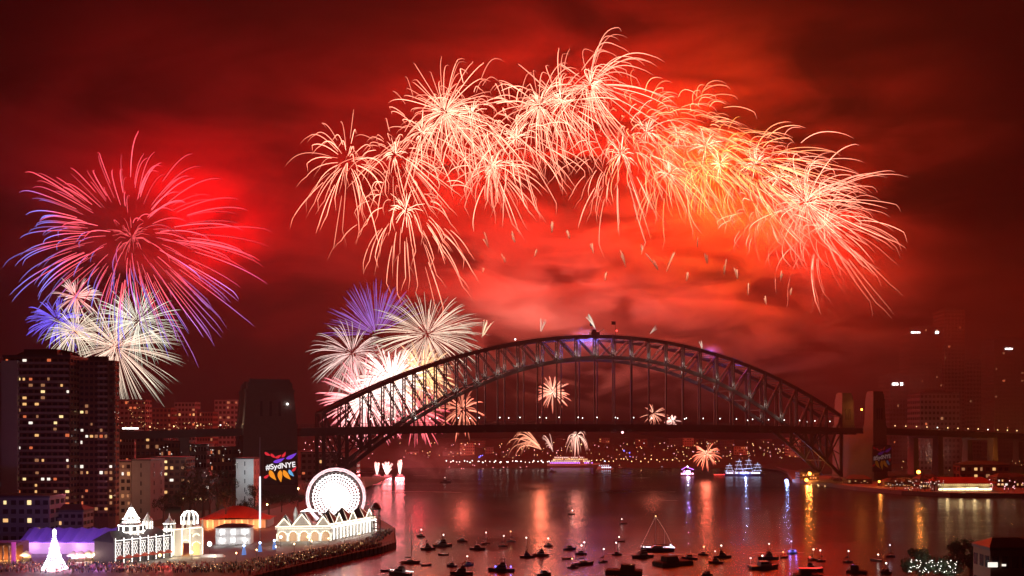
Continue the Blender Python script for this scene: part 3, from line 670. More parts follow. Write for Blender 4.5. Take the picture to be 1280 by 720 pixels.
blg('apartment_block', 'dark long building on the slope below the bridge approach', 190, 232, 573, 560, 16, 12, M['brick'], 6, 6, 27, .22)
blg('house', 'dark house on the slope, left of the pale wall under the bridge', 226, 262, 598, 560, 16, 8, M['brick'], 4, 5, 28, .12, roof='hip')
blg('office_building', 'pale grey slab wall standing under the bridge approach', 295, 317, 574, 590, 14, 5, M['white'], 5, 1, 29, 0, wf=.05)
lamp('block_light', P(128, 618, 480), (1, .4, .22), 2200); lamp('block_light', P(176, 618, 474), (1, .45, .3), 2200); lamp('block_light', P(148, 590, 478), (1, .4, .25), 3000)  # warm lamps added in front to brighten the apartment block and gable wall
lamp('block_light', P(306, 590, 575), (.75, .9, 1), 4500)
lamp('block_light', P(240, 560, 540), (1, .95, .9), 6000)
nb = [(146, 168, 538, 760, 'low block with one white lit sign line beside the tower'), (170, 205, 545, 720, 'wide dim block left of the bridge approach'), (150, 182, 500, 1050, 'faint far tower block right of the apartment tower'), (185, 214, 510, 1080, 'faint far block second from the apartment tower'),
      (218, 244, 503, 1100, 'faint far block in the middle of the left skyline'), (246, 266, 515, 1060, 'faint far low block near the left pylon'), (268, 298, 500, 1120, 'faint far tower nearest the left pylon'), (205, 232, 552, 690, 'dark block under the left approach span'), (236, 258, 556, 700, 'small dark block under the left approach span'), (262, 290, 560, 680, 'dark block beside the left pylon foot'), (376, 420, 566, 860, 'dark waterfront block right of the left pylon'), (424, 446, 572, 900, 'low waterfront block nearest the firework barges')]
for i, (x0, x1, yt, Y, lab) in enumerate(nb):
    blg('apartment_block', lab, x0, x1, yt, Y, 18, 3, M['brick'] if i % 2 else M['concrete'], max(4, int((603 - yt) / 7)), 6, 40 + i, .11, ('w_dim', 'w_dim', 'w_red', 'w_warm'), pm=30, group='buildings on the north shore behind the park')
sgn = MB(); sgn.box(-6, 6, -.2, .2, -.5, .5); o = sgn.build('lit_sign', M['e_white']); o.location = P(163, 535.5, 690); tag(o, 'thin white lit sign line by the left bridge approach', 'sign')

# ------------------------------------------------------------------ the fun park on the quay
def gable(mb, cx, y0, y1, z0, hw, hgt):
    mb.add([(cx-hw,y0,z0),(cx+hw,y0,z0),(cx,y0,z0+hgt),(cx-hw,y1,z0),(cx+hw,y1,z0),(cx,y1,z0+hgt)], [(0,1,2),(5,4,3),(0,2,5,3),(1,4,5,2),(0,3,4,1)])
def string(mb, pts, step=.9, r=.2):
    """festoon bulbs along a line"""
    for a, b in zip(pts[:-1], pts[1:]):
        a, b = Vector(a), Vector(b); n = max(1, int((b - a).length / step))
        for i in range(n): mb.ball(a.lerp(b, i / n), r, n=5, m=3)
def arch_pts(cx, y, z0, hw, n=7): return [(cx - hw * math.cos(math.pi * i / n), y, z0 + hw * math.sin(math.pi * i / n)) for i in range(n + 1)]

# lattice-lit hall with the onion spire
lp = P(143, 672, 342); rp = P(213, 668, 362); ax = math.atan2(rp.y - lp.y, rp.x - lp.x); Lh = math.hypot(rp.x - lp.x, rp.y - lp.y)
hall = empty('dance_hall', (lp.x, lp.y, QZ), ax); tag(hall, 'long hall outlined in white lattice lights with a tiered spire', 'hall')
m = MB(); m.box(0, Lh, 0, 13, 0, 8.2); 
for i in range(8): m.box(Lh * i / 7 - .5, Lh * i / 7 + .5, -.5, -.003, 0, 10.2)
m.build('wall', M['slate'], hall)
m = MB(); m.add([(-.6,-.8,8.203),(Lh+.6,-.8,8.203),(Lh+.6,13.8,8.203),(-.6,13.8,8.203),(2,6.5,12),(Lh-2,6.5,12)], [(0,3,2,1),(0,1,5,4),(1,2,5),(2,3,4,5),(3,0,4)]); m.build('roof', M['slate'], hall)
m = MB()
for i in range(7):
    x0, x1 = Lh * i / 7 + .7, Lh * (i + 1) / 7 - .7; xm = (x0 + x1) / 2
    for (a, b, c, d) in ((x0, 3, x1, 7.6), (x1, 3, x0, 7.6), (x0, 5.3, xm, 7.6), (xm, 7.6, x1, 5.3), (x0, 5.3, xm, 3), (xm, 3, x1, 5.3)): m.bar((a, -.12, b), (c, -.12, d), .13)
    m.bar((x0, -.12, 7.9), (x1, -.12, 7.9), .28); m.bar((x0, -.12, 2.8), (x1, -.12, 2.8), .28)
m.build('lattice_lights', mat('festoon_white', (.8, .8, .8), emit=(1, .95, .9), es=1.15), hall)
m = MB()
for i in range(8): string(m, [(Lh * i / 7, -.75, 0.5), (Lh * i / 7, -.75, 10.2)], .55, .17)
string(m, [(0, -.8, 9.0), (Lh, -.8, 9.0)], .6, .15)
m.build('bulb_string', M['e_white'], hall)
for i in range(7): a = MB(); a.lathe(Lh * (i + .5) / 7, -1.2, [(1.5, 2.2), (1.2, 2.9), (.5, 3.3), (.1, 3.4)], 10); a.build('canopy', M['redroof'], hall)
sp = MB(); sx, sy = Lh * .48, 7
sp.lathe(sx, sy, [(4.6, 9), (4.6, 11.5), (4.9, 11.503), (4.9, 12.2), (4.3, 12.203), (4.3, 15.2), (4.6, 15.203), (3.2, 16.8), (2.7, 17), (2.7, 18.6), (3.0, 18.603), (1.9, 20.2), (1.0, 22.2), (.25, 25), (.08, 27)], 12)
tower = sp.build('spire', M['white'], hall)
for i in range(10):
    t = 2 * math.pi * i / 10; m = MB(); m.box(sx + 4.32*math.cos(t) - .55, sx + 4.32*math.cos(t) + .55, sy + 4.32*math.sin(t) - .55, sy + 4.32*math.sin(t) + .55, 12.6, 14.9); m.build('arched_window', M['dark'], tower)
m = MB()
for r, z in ((4.95, 11.9), (4.7, 15.25), (3.1, 17), (3.05, 18.6), (1.9, 20.4), (4.75, 9.8)): string(m, [(sx + r*math.cos(2*math.pi*i/14), sy + r*math.sin(2*math.pi*i/14), z) for i in range(15)], .6, .2)
for i in range(10):
    t = 2*math.pi*(i+.5)/10; string(m, [(sx + 4.6*math.cos(t), sy + 4.6*math.sin(t), 9.5), (sx + 4.5*math.cos(t), sy + 4.5*math.sin(t), 15)], .5, .2); string(m, [(sx + 2.6*math.cos(t), sy + 2.6*math.sin(t), 19), (sx + .4*math.cos(t), sy + .4*math.sin(t), 24.8)], .5, .2)
m.build('bulb_string', M['e_bright'], tower)
m = MB(); m.lathe(sx + 7.2, sy, [(1.7, 9), (1.7, 18.4), (2.0, 18.403), (.9, 20.4), (.15, 23)], 8); tw2 = m.build('turret', M['white'], hall)
m = MB()
for i in range(8): t = 2*math.pi*i/8; string(m, [(sx + 7.2 + 1.85*math.cos(t), sy + 1.85*math.sin(t), 10), (sx + 7.2 + 1.85*math.cos(t), sy + 1.85*math.sin(t), 18)], .8, .2)
m.build('bulb_string', M['e_white'], tw2)
for i in range(4): lamp('facade_light', (Lh * (i + .5) / 4, -5, 1.5), (1, .93, .82), 300, hall, .6)
lamp('spire_light', (sx - 2, sy - 9, 11), (1, .95, .88), 900, hall, .6)

# the palace gate with twin pinnacled towers
gp = P(231, 690, 366); gate = empty('palace_gate', (gp.x, gp.y, QZ), R(14)); tag(gate, 'cream moorish palace gate with arched doorway and domed cupola', 'gate')
m = MB(); m.box(-4.2, -1.1, 0, 5, 0, 12.5); m.box(1.9, 6.8, 0, 5, 0, 13.5); m.box(-1.1, 1.9, 0, 5, 6, 12.2)
m.box(-4.5, 7.1, -.4, 5.4, 12.503, 13.3) if False else None
for x in (-4.0, -.8, 2.2, 6.6): m.frus(x, .6, 12.2, 17, .55, .55, .12, .12)
m.build('wall', M['white'], gate)
m = MB(); m.lathe(-6.0, 1.5, [(1.9, 0), (1.9, 8), (2.2, 8.003), (2.2, 8.6), (1.8, 8.603), (1.8, 12), (2.2, 12.003), (2.2, 12.6), (1.7, 12.603), (1.7, 15), (2.0, 15.003), (1.5, 16.4), (.4, 17.6), (.1, 20)], 10); tt = m.build('tower', M['white'], gate)
m = MB()
for z in (8.3, 12.3, 15.1): string(m, [(-6 + 2.3*math.cos(2*math.pi*i/10), 1.5 + 2.3*math.sin(2*math.pi*i/10), z) for i in range(11)], .5, .18)
for i in range(7): t = math.pi + math.pi * i / 6; string(m, [(-6 + 2.0*math.cos(t), 1.5 + 2.0*math.sin(t), .8), (-6 + 1.9*math.cos(t), 1.5 + 1.9*math.sin(t), 14.6)], .6, .17)
m.build('bulb_string', M['e_white'], tt)
for z in (9.6, 13.2):
    for i in range(8): t = 2*math.pi*i/8; m = MB(); m.box(-6 + 1.8*math.cos(t) - .35, -6 + 1.8*math.cos(t) + .35, 1.5 + 1.8*math.sin(t) - .35, 1.5 + 1.8*math.sin(t) + .35, z, z + 1.7); m.build('arched_window', M['dark'], tt)
m = MB(); m.lathe(1.6, 2.4, [(1.4, 12.2), (1.4, 14.5), (2.9, 14.503), (3.1, 16.4), (3.3, 16.403), (3.2, 18.3), (2.3, 19.9), (.8, 20.7), (.1, 20.9)], 12); cu_ = m.build('cupola', M['white'], gate)
for i in range(10): t = 2*math.pi*i/10; m = MB(); m.box(1.6 + 3.05*math.cos(t) - .45, 1.6 + 3.05*math.cos(t) + .45, 2.4 + 3.05*math.sin(t) - .45, 2.4 + 3.05*math.sin(t) + .45, 16.7, 18.2); m.build('arched_window', M['dark'], cu_)
m = MB()
for i in range(10): t = 2*math.pi*(i+.5)/10; string(m, [(1.6 + 3.3*math.cos(t), 2.4 + 3.3*math.sin(t), 14.8), (1.6 + 3.3*math.cos(t), 2.4 + 3.3*math.sin(t), 18.2), (1.6 + 2.3*math.cos(t), 2.4 + 2.3*math.sin(t), 20), (1.6 + .6*math.cos(t), 2.4 + .6*math.sin(t), 20.9)], .5, .2)
m.build('bulb_string', M['e_bright'], cu_)
m = MB()
for xs in ((-4.2, -1.1), (1.9, 6.8)):
    for x in xs: string(m, [(x, -.2, 1), (x, -.2, 13)], .55, .17)
string(m, [(-4.2, -.2, 12.4), (6.8, -.2, 13.2)], .5, .18); string(m, arch_pts(.4, -.2, 6, 1.5), .4, .16); string(m, arch_pts(4.4, -.2, 5, 1.5), .4, .16); string(m, arch_pts(4.4, -.2, 9, 1.2), .4, .16)
m.build('bulb_string', mat('festoon_cream', (.8, .8, .7), emit=(1, .88, .62), es=4), gate)
m = MB(); m.add([(x, -.06, z) for x, _, z in arch_pts(4.4, 0, 5, 1.3)] + [(5.7, -.06, 0.2), (3.1, -.06, .2)], [tuple(range(10))[::-1]]); m.build('doorway', M['w_warm'], gate)
for x, z in ((-3, 2), (4.4, 2), (1, 11)): lamp('facade_light', (x, -5, z), (1, .84, .55), 650, gate, .6)
lamp('doorway_light', (.4, 2.5, 4), (1, .4, .08), 900, gate, .5)

# illuminated cone tree
tp = G(68, 713, QZ); tree = empty('light_tree', tp); tag(tree, 'dazzling white cone shaped tree of lights with a star top', 'light tree')
m = MB(); m.tube([(0, 0, 0), (0, 0, 13)], [.25, .12], 6); m.build('mast', M['alu'], tree)
m = MB()
for i in range(16): t = 2*math.pi*i/16; string(m, [(4.2*math.cos(t), 4.2*math.sin(t), .6), (2.0*math.cos(t), 2.0*math.sin(t), 5), (1.2*math.cos(t), 1.2*math.sin(t), 9), (.3*math.cos(t), .3*math.sin(t), 13)], .8, .15)
for r, z in ((4.2, .7), (3.1, 2.8), (2.1, 5.2), (1.5, 8)): string(m, [(r*math.cos(2*math.pi*i/16), r*math.sin(2*math.pi*i/16), z) for i in range(17)], .6, .26)
m.build('bulb_string', mat('festoon_blue_white', (.8, .8, .9), emit=(.86, .84, 1), es=6), tree)
m = MB(); m.ball((0, 0, 13.6), .75, n=6, m=4, sz=1.7); m.build('star', M['e_bright'], tree)
m = MB(); m.lathe(0, 0, [(3.2, 0), (3.4, .6), (2.6, 1.4), (1.2, 2.0)], 12); m.build('base', M['e_pink'], tree)
lamp('tree_light', (0, -1.2, 4), (.75, .7, 1), 3000, tree, 1); lamp('tree_light', (0, -.6, 13), (.5, .6, 1), 2500, tree, .6)

# big violet canvas hall with its row of lit stalls
bp_ = P(84, 690, 372); bt = empty('big_top', (bp_.x, bp_.y, QZ), R(-2)); tag(bt, 'long low hall with violet canvas roof behind the tree of lights', 'hall')
m = MB(); m.box(-19, 19, 0, 14, 0, 5); m.build('wall', M['white'], bt)
m = MB()
for i in range(8):
    x0, x1 = -19.8 + 39.6 * i / 8, -19.8 + 39.6 * (i + 1) / 8
    m.add([(x0,-1,4.6),(x1,-1,4.6),(x1,7,9.5),(x0,7,9.5),((x0+x1)/2,-1,5.2),((x0+x1)/2,7,10.1),(x1,15,5),(x0,15,5)], [(0,4,5,3),(4,1,2,5),(3,5,2),(3,2,6,7),(0,1,4)])
m.build('roof', M['purpleroof'], bt)
m = MB(); string(m, [(-19, -1.2, 4.5), (19, -1.2, 4.5)], .7, .16); m.build('bulb_string', M['e_violet'], bt)
for x in (-14, -5, 5, 14): lamp('wall_light', (x, -3.5, 3.4), (.95, .45, 1), 900, bt, .8)
for x in (-13, 0, 13): lamp('roof_light', (x, -7, 13), (.35, .16, 1), 2600, bt, 1)
st = [(33, 706, 351, 'w_warm', 'stall with peaked orange lit awning left of the tree of lights'), (92, 707, 350, 'e_cool', 'white awning stall just right of the tree of lights'), (101, 707, 351, 'e_pink', 'pink awning stall, second right of the tree of lights'),
      (111, 707, 352, 'w_white', 'pale awning stall in the middle of the lit row'), (121, 707, 353, 'w_yel', 'yellow lit stall, fourth right of the tree of lights'), (131, 706, 354, 'w_yel', 'warm white stall beside the lattice hall corner'), (140, 706, 355, 'w_white', 'small white stall touching the lattice hall')]
for i, (x, y, Y, mk, lab) in enumerate(st):
    p = P(x, y, Y); s = empty('market_stall', (p.x, p.y, QZ), R(random.Random(i).uniform(-8, 8))); tag(s, lab, 'stall', 'lit stalls in front of the violet hall')
    m = MB(); m.box(-1.6, 1.6, -1, 1, 0, 1.1); m.build('counter', M['timber'], s)
    for a in (-1.5, 1.5):
        for b in (-1, 1): m = MB(); m.bar((a, b, 0), (a, b, 2.8), .1); m.build('post', M['alu'], s)
    m = MB(); m.add([(-1.9,-1.5,2.7),(1.9,-1.5,2.7),(1.9,1.5,2.7),(-1.9,1.5,2.7),(0,0,4.2)], [(0,1,4),(1,2,4),(2,3,4),(3,0,4)]); m.box(-1.9, 1.9, -1.54, -1.5, 2.2, 2.7); m.build('awning', M['white'], s)
    m = MB(); m.box(-1.4, 1.4, -.9, -.7, 2.3, 2.6); m.box(-1.3, 1.3, .7, .8, 1.2, 2.3); m.build('lamp', M[mk], s)
    lamp('stall_light', (0, -2.2, 2.4), (1, .6, .75) if mk in ('e_pink', 'e_cool') else (1, .7, .4), 700, s, .4)
p = P(4, 690, 352); s = empty('colonnade', (p.x, p.y, QZ), R(4)); tag(s, 'colonnade with orange lit columns at the lower left corner', 'colonnade')
m = MB(); m.box(-8, 6, 3, 8, 0, 7); m.box(-8, 6, -1, 3, 6, 6.997); m.build('wall', M['brick'], s)
for i in range(6): m = MB(); m.lathe(-7 + 2.3 * i, 0, [(.5, 0), (.38, .4), (.36, 5.6), (.55, 5.99)], 10); m.build('column', M['cream'], s); lamp('column_light', (-7 + 2.3 * i + .9, 1.2, 1), (1, .38, .1), 420, s, .3)
p = P(17, 700, 345); m = MB(); m.lathe(0, 0, [(.75, 0), (.75, 7.5), (.9, 7.503), (.9, 8)], 12); o = m.build('advertising_pillar', mat('magenta_pillar', (.5, .1, .4), emit=(.7, .08, .5), es=.5)); o.location = (p.x, p.y, QZ); tag(o, 'glowing magenta pillar near the lower left corner', 'pillar')

# red-roofed hall, white colonnade house
p = P(292, 668, 470); rh = empty('amusement_hall', (p.x, p.y, QZ), R(4)); tag(rh, 'broad hall with sweeping red roof behind the palace gate', 'hall')
m = MB(); m.box(-17, 17, 0, 18, 0, 4.4); m.build('wall', M['cream'], rh)
m = MB()
k = 14
for i in range(k):
    x0, x1 = -18.5 + 37 * i / k, -18.5 + 37 * (i + 1) / k
    z = lambda x: 4.6 + 6.2 * (math.cos(x / 18.5 * math.pi / 2) ** 1.3)
    m.add([(x0,-1.5,4.3 + .16*(z(x0)-4.6)),(x1,-1.5,4.3+.16*(z(x1)-4.6)),(x1,9,z(x1)),(x0,9,z(x0)),(x1,19,4.4),(x0,19,4.4)], [(0,1,2,3),(3,2,4,5)])
m.build('roof', M['redroof'], rh)
for i in range(12): m = MB(); m.box(-16.4 + 2.9*i, -15.6 + 2.9*i, -.5, -.003, 0, 4.3); m.build('pilaster', M['white'], rh)
for x in (-12, -4, 4, 12): lamp('wall_light', (x, -3, 2), (1, .36, .12), 1500, rh, .6); lamp('roof_light', (x, -6, 10), (1, .10, .03), 1500, rh, .8)
p = P(291, 684, 402); wh_ = empty('pavilion_house', (p.x, p.y, QZ), R(6)); tag(wh_, 'two storey white colonnaded house in front of the red roof', 'pavilion')
m = MB(); m.box(-7.5, 7.5, 1.5, 8, 0, 7); m.box(-7.6, 7.6, 0, 1.497, 3.4, 3.7); m.box(-7.7, 7.7, -.2, 8.2, 7.003, 7.4); m.build('wall', M['white'], wh_)
m = MB(); m.add([(-8,-.4,7.403),(8,-.4,7.403),(8,8.4,7.403),(-8,8.4,7.403),(-4,4,9),(4,4,9)], [(0,3,2,1),(0,1,5,4),(1,2,5),(2,3,4,5),(3,0,4)]); m.build('roof', M['slate'], wh_)
for fl in (0, 3.7):
    for i in range(11): m = MB(); m.lathe(-7.3 + 1.46*i, .3, [(.2, fl + .003), (.16, fl + .3), (.16, fl + 3), (.24, fl + 3.297)], 8); m.build('column', M['white'], wh_)
for x in (-5, 0, 5):
    for z in (1.8, 5.5): lamp('porch_light', (x, .9, z), (.95, .95, 1), 260, wh_, .3)
for x in (-5, 5): lamp('facade_light', (x, -5, 3), (.95, .95, 1), 500, wh_, .4)
# lit mast
p = P(325, 668, 420); s = empty('light_mast', (p.x, p.y, QZ)); tag(s, 'tall thin mast, its middle lit white, standing by the park', 'mast')
m = MB(); m.tube([(0, 0, 0), (0, 0, 47)], [.35, .2], 8); m.build('pole', M['alu'], s)
m = MB(); m.tube([(0, 0, 5.5), (0, 0, 29)], [.42, .36], 8); m.build('light_tube', mat('mast_light', (.8, .8, .85), emit=(.85, .85, 1), es=1.6), s)

# ferris wheel
fc = P(420, 621.5, 480); FR = 15.2; fw = empty('ferris_wheel', (fc.x, fc.y, QZ), R(6)); tag(fw, 'ferris wheel blazing white with lights beside the harbour', 'ferris wheel'); hz = fc.z - QZ
eW = mat('wheel_white_light', (.8, .8, .8), emit=(1, .93, .92), es=2.4); eP = mat('wheel_rim_light', (.8, .7, .7), emit=(1, .62, .66), es=1.5)
for yy in (-.9, .9):
    m = MB()
    for r, w in ((FR, .5), (FR * .93, .35)):
        m.tube([(r*math.sin(2*math.pi*i/48), yy, hz + r*math.cos(2*math.pi*i/48)) for i in range(49)], w * .5, 5, cap=False)
    rim = m.build('rim', eP, fw)
    m = MB()
    for i in range(48):
        t, t2 = 2*math.pi*i/48, 2*math.pi*(i+.5)/48
        m.bar((FR*math.sin(t), yy, hz + FR*math.cos(t)), (FR*.93*math.sin(t2), yy, hz + FR*.93*math.cos(t2)), .3); m.bar((FR*.93*math.sin(t2), yy, hz + FR*.93*math.cos(t2)), (FR*math.sin(2*math.pi*(i+1)/48), yy, hz + FR*math.cos(2*math.pi*(i+1)/48)), .3)
    m.build('rim_lattice', eP, rim)
    for i in range(40):
        t = 2*math.pi*i/40; m = MB(); m.bar((.9*math.sin(t), yy*1.6, hz + .9*math.cos(t)), (FR*.81*math.sin(t), yy, hz + FR*.81*math.cos(t)), .40)
        m.build('spoke', eW, fw)
m = MB()
for r in (.16, .30, .44, .56, .67, .77): m.tube([(FR*r*math.sin(2*math.pi*i/40), -1.0, hz + FR*r*math.cos(2*math.pi*i/40)) for i in range(41)], .3, 5, cap=False)
m.build('light_ring', eW, fw)
m = MB(); m.tube([(FR*.865*math.sin(2*math.pi*i/40), .2, hz + FR*.865*math.cos(2*math.pi*i/40)) for i in range(41)], .42, 5, cap=False); m.build('inner_rim', M['steel'], fw)
m = MB(); m.tube([(0, -2.6, hz), (0, 2.6, hz)], 1.3, 12); m.build('hub', M['e_bright'], fw)
gd = MB(); gd.lathe(0, 0, [(.3, 1.1), (1.0, .7), (1.1, -.2), (.9, -.9), (.3, -1.1)][::-1], 8); gdm = gd.mesh('gondola', M['white'])
for i in range(20): t = 2*math.pi*(i + .5)/20; inst('gondola', gdm, fw, (FR*1.0*math.sin(t), 0, hz + FR*1.0*math.cos(t) - .6))
for sx in (-1, 1):
    for yy in (-2.8, 2.8): m = MB(); m.bar((sx * 7.5, yy * 1.4, 0), (0, yy, hz), .7); m.build('support_leg', M['white'], fw)
lamp('wheel_light', (0, -7, hz), (1, .9, .9), 3000, fw, 3); lamp('wheel_light', (3, -12, 3), (1, .9, .85), 1500, fw, 1)

# two-winged pavilion with lit gables on the pier
def pav(name, label, px, py, Y, rz, L, D, H, gables, arches, fl):
    p = P(px, py, Y); s = empty(name, (p.x, p.y, QZ), R(rz)); tag(s, label, 'pavilion')
    m = MB(); m.box(0, L, 0, D, 0, H); m.box(-.5, L + .5, -.6, D + .5, H + .003, H + .5); m.build('wall', M['white'], s)
    e = MB(); string(e, [(-.5, -.75, H + .3), (L + .5, -.75, H + .3)], .45, .22); string(e, [(-.5, -.75, H - .7), (L + .5, -.75, H - .7)], .6, .15)
    for cx, hw, hg in gables:
        g = MB(); g.frus(cx, D * .45, H + .503, H + .503 + hg, hw, D * .42, .12, .12); g.build('peaked_roof', M['slate'], s)
        fr = MB(); fr.bar((cx - hw, -.3, H + .5), (cx, -.3, H + hg * .8), .35); fr.bar((cx + hw, -.3, H + .5), (cx, -.3, H + hg * .8), .35); gable(fr, cx, -.2, .1, H + .503, hw * .95, hg * .72); fr.build('gable', M['white'], s)
        string(e, [(cx - hw, -.6, H + .5), (cx, -.6, H + hg * .85), (cx + hw, -.6, H + .5)], .42, .2)
        string(e, [(cx - hw, D * .03, H + .6), (cx, D * .45, H + hg + .4), (cx + hw, D * .03, H + .6)], .7, .16)
    if arches:
        bw = L / arches
        for i in range(arches):
            a = MB(); pts = [(x, -.05, z) for x, _, z in arch_pts(bw * (i + .5), 0, H * .42, bw * .33)]
            a.add(pts + [(bw*(i+.5) + bw*.33, -.05, .1), (bw*(i+.5) - bw*.33, -.05, .1)], [tuple(range(len(pts) + 2))[::-1]]); a.build('archway', M['w_dim'], s)
            string(e, [(x, -.3, z) for x, _, z in arch_pts(bw * (i + .5), 0, H * .42, bw * .40)], .45, .19)
        for i in range(arches + 1): string(e, [(bw * i, -.3, .6), (bw * i, -.3, H * .6)], .55, .18)
    e.build('bulb_string', M['e_cream'], s)
    for i in range(fl): lamp('facade_light', (L * (i + .5) / fl, -4.5, 2), (1, .93, .82), 420, s, .5)
    for i in range(2): lamp('roof_light', (L * (.25 + .5 * i), -5, H + 6), (1, .85, .7), 250, s, .5)
    return s
A = pav('pier_pavilion', 'white pavilion with lit arches and dark peaked roofs left of the ferris wheel', 346, 678, 412, 8, 24, 13, 6.6, [(3.2, 3, 4.6), (11, 4.2, 6.8), (20.5, 3, 5.6)], 5, 5)
m = MB(); m.lathe(7.5, 9, [(1.0, 7.1), (1.0, 11), (1.3, 11.003), (.2, 15)], 8); m.build('spire', M['white'], A); lamp('spire_light', (6, 4, 12), (1, .95, .9), 500, A)
m = MB(); gable(m, 14, 3, 3.5, 13.2, 4, 1.6); m.build('winged_sign', M['e_white'], A)
B = pav('pier_pavilion', 'long white-lit arcade running along the pier in front of the ferris wheel', 409, 676, 417, 68, 42, 12, 7.0, [(9, 3, 5.5), (21, 3.4, 5.8), (36, 3.2, 5.2)], 0, 7)
for i in range(15): m = MB(); m.lathe(.8 + 2.9 * i, -.9, [(.3, 0), (.24, .3), (.24, 5.2), (.4, 5.6)], 8); m.build('column', M['white'], B)
m = MB()
for i in range(15): string(m, [(.8 + 2.9 * i, -1.2, .4), (.8 + 2.9 * i, -1.2, 5.4)], .5, .17)
string(m, [(0, -1.2, 5.8), (42, -1.2, 5.8)], .45, .2)
m.build('bulb_string', M['e_white'], B)
rc = P(470, 652, 440); s = empty('thrill_ride', (rc.x, rc.y, QZ), R(20)); tag(s, 'dark scaffold ride at the pier end, right of the ferris wheel', 'ride')
m = MB()
for x in (-2, 2):
    for y in (-2, 2): m.bar((x, y, 0), (x * .7, y * .7, 13), .3)
for z in (3, 6, 9, 12):
    m.bar((-2, -2, z), (2, 2, z), .2); m.bar((2, -2, z), (-2, 2, z), .2); m.bar((-2, -2, z), (2, -2, z), .2); m.bar((-2, -2, z - 3), (2, -2, z), .16)
m.build('scaffold', M['steel'], s); m = MB(); m.lathe(0, 0, [(2.4, 12.4), (2.6, 13), (1.2, 15), (.1, 15.6)], 10); m.build('ride_head', M['hull_r'], s)

# lamps and tents along the promenade
for i, (x, y, lab) in enumerate([(305, 695, 'blue glowing light cone on the promenade, leftmost of three'), (325, 691, 'blue glowing light cone below the tall mast'), (343, 688, 'blue glowing light cone nearest the white arches')]):
    p = G(x, y, QZ); s = empty('light_cone', p); tag(s, lab, 'light', 'blue light cones on the promenade')
    m = MB(); m.lathe(0, 0, [(.9, .5), (.6, 2.6), (.3, 3.6)], 10); m.build('shade', mat('blue_fabric', (.2, .35, .7), emit=(.12, .3, .8), es=.6), s); m = MB(); m.ball((0, 0, 4.1), .55); m.build('bulb', M['e_cool'], s)
    m = MB(); m.tube([(0, 0, 0), (0, 0, .5)], .12, 6); m.build('stem', M['dark'], s)
for i, (x, y, h, lab) in enumerate([(262, 697, 5, 'white floodlight on a post in front of the palace gate'), (351, 684, 4, 'small white globe lamp left of the pavilion arches'), (385, 682, 3.5, 'yellow globe lamp below the middle arch of the pavilion'), (200, 709, 4, 'small lamp on the promenade below the lattice hall'), (240, 705, 4, 'small lamp on the promenade under the palace gate'), (334, 652, 9, 'orange street lamp behind the lit mast'), (373, 640, 14, 'tall orange street lamp on the slope left of the wheel')]):
    p = G(x, y, QZ); s = empty('street_lamp', p); tag(s, lab, 'street lamp')
    m = MB(); m.tube([(0, 0, 0), (0, 0, h)], [.1, .07], 6); m.build('post', M['dark'], s); m = MB(); m.ball((0, 0, h + .4), .55 if i else .9); m.build('globe', M['e_bright'] if i in (0, 1) else M['e_warm'], s)
    lamp('lamp_light', (0, -.8, h + .3), (1, .9, .8) if i < 2 else (1, .6, .3), 700, s, .4)
p = G(266, 705, QZ); s = empty('canopy_tent', p, R(8)); tag(s, 'flat white canopy tent on the dark promenade', 'tent')
m = MB(); m.add([(-4.5,-1.6,2.7),(4.5,-1.6,2.7),(4.5,1.6,2.7),(-4.5,1.6,2.7),(-3.6,0,3.7),(3.6,0,3.7)], [(0,1,5,4),(1,2,5),(2,3,4,5),(3,0,4)]); m.build('roof', M['white'], s); 
for a in (-4.3, 0, 4.3):
    for b in (-1.5, 1.5): m = MB(); m.bar((a, b, 0), (a, b, 2.7), .1); m.build('post', M['alu'], s)
lamp('tent_light', (0, -2.5, 5), (1, .9, .85), 600, s)
# promenade railing along the quay edge, sea wall piles
m = MB(); path = [(-100, 291), (-84, 330), (-56.5, 394.5), (-53, 411.5), (-60.5, 469)]
for (x0, y0), (x1, y1) in zip(path[:-1], path[1:]):
    n = int(math.hypot(x1 - x0, y1 - y0) / 2)
    for z in (.5, 1.05): m.bar((x0 - .5, y0, QZ + z), (x1 - .5, y1, QZ + z), .07)
    for i in range(n): x, y = lerp(x0, x1, i / n) - .5, lerp(y0, y1, i / n); m.bar((x, y, QZ), (x, y, QZ + 1.1), .08)
tag(m.build('promenade_railing', M['steel']), 'thin steel railing along the crowded quay edge', 'railing')
fd = empty('sea_wall_fender', (-84, 330, 0)); tag(fd, 'row of dark timber fender piles along the sea wall', 'fender')
q = MB(); q.tube([(0, 0, -1), (0, 0, QZ + .2)], .28, 6); pm_ = q.mesh('pile', M['timber'])
for (x0, y0), (x1, y1) in zip(path[:-1], path[1:]):
    n = int(math.hypot(x1 - x0, y1 - y0) / 3.2)
    for i in range(n): inst('pile', pm_, fd, (lerp(x0, x1, i / n) + .5 + 84, lerp(y0, y1, i / n) - 330, 0))
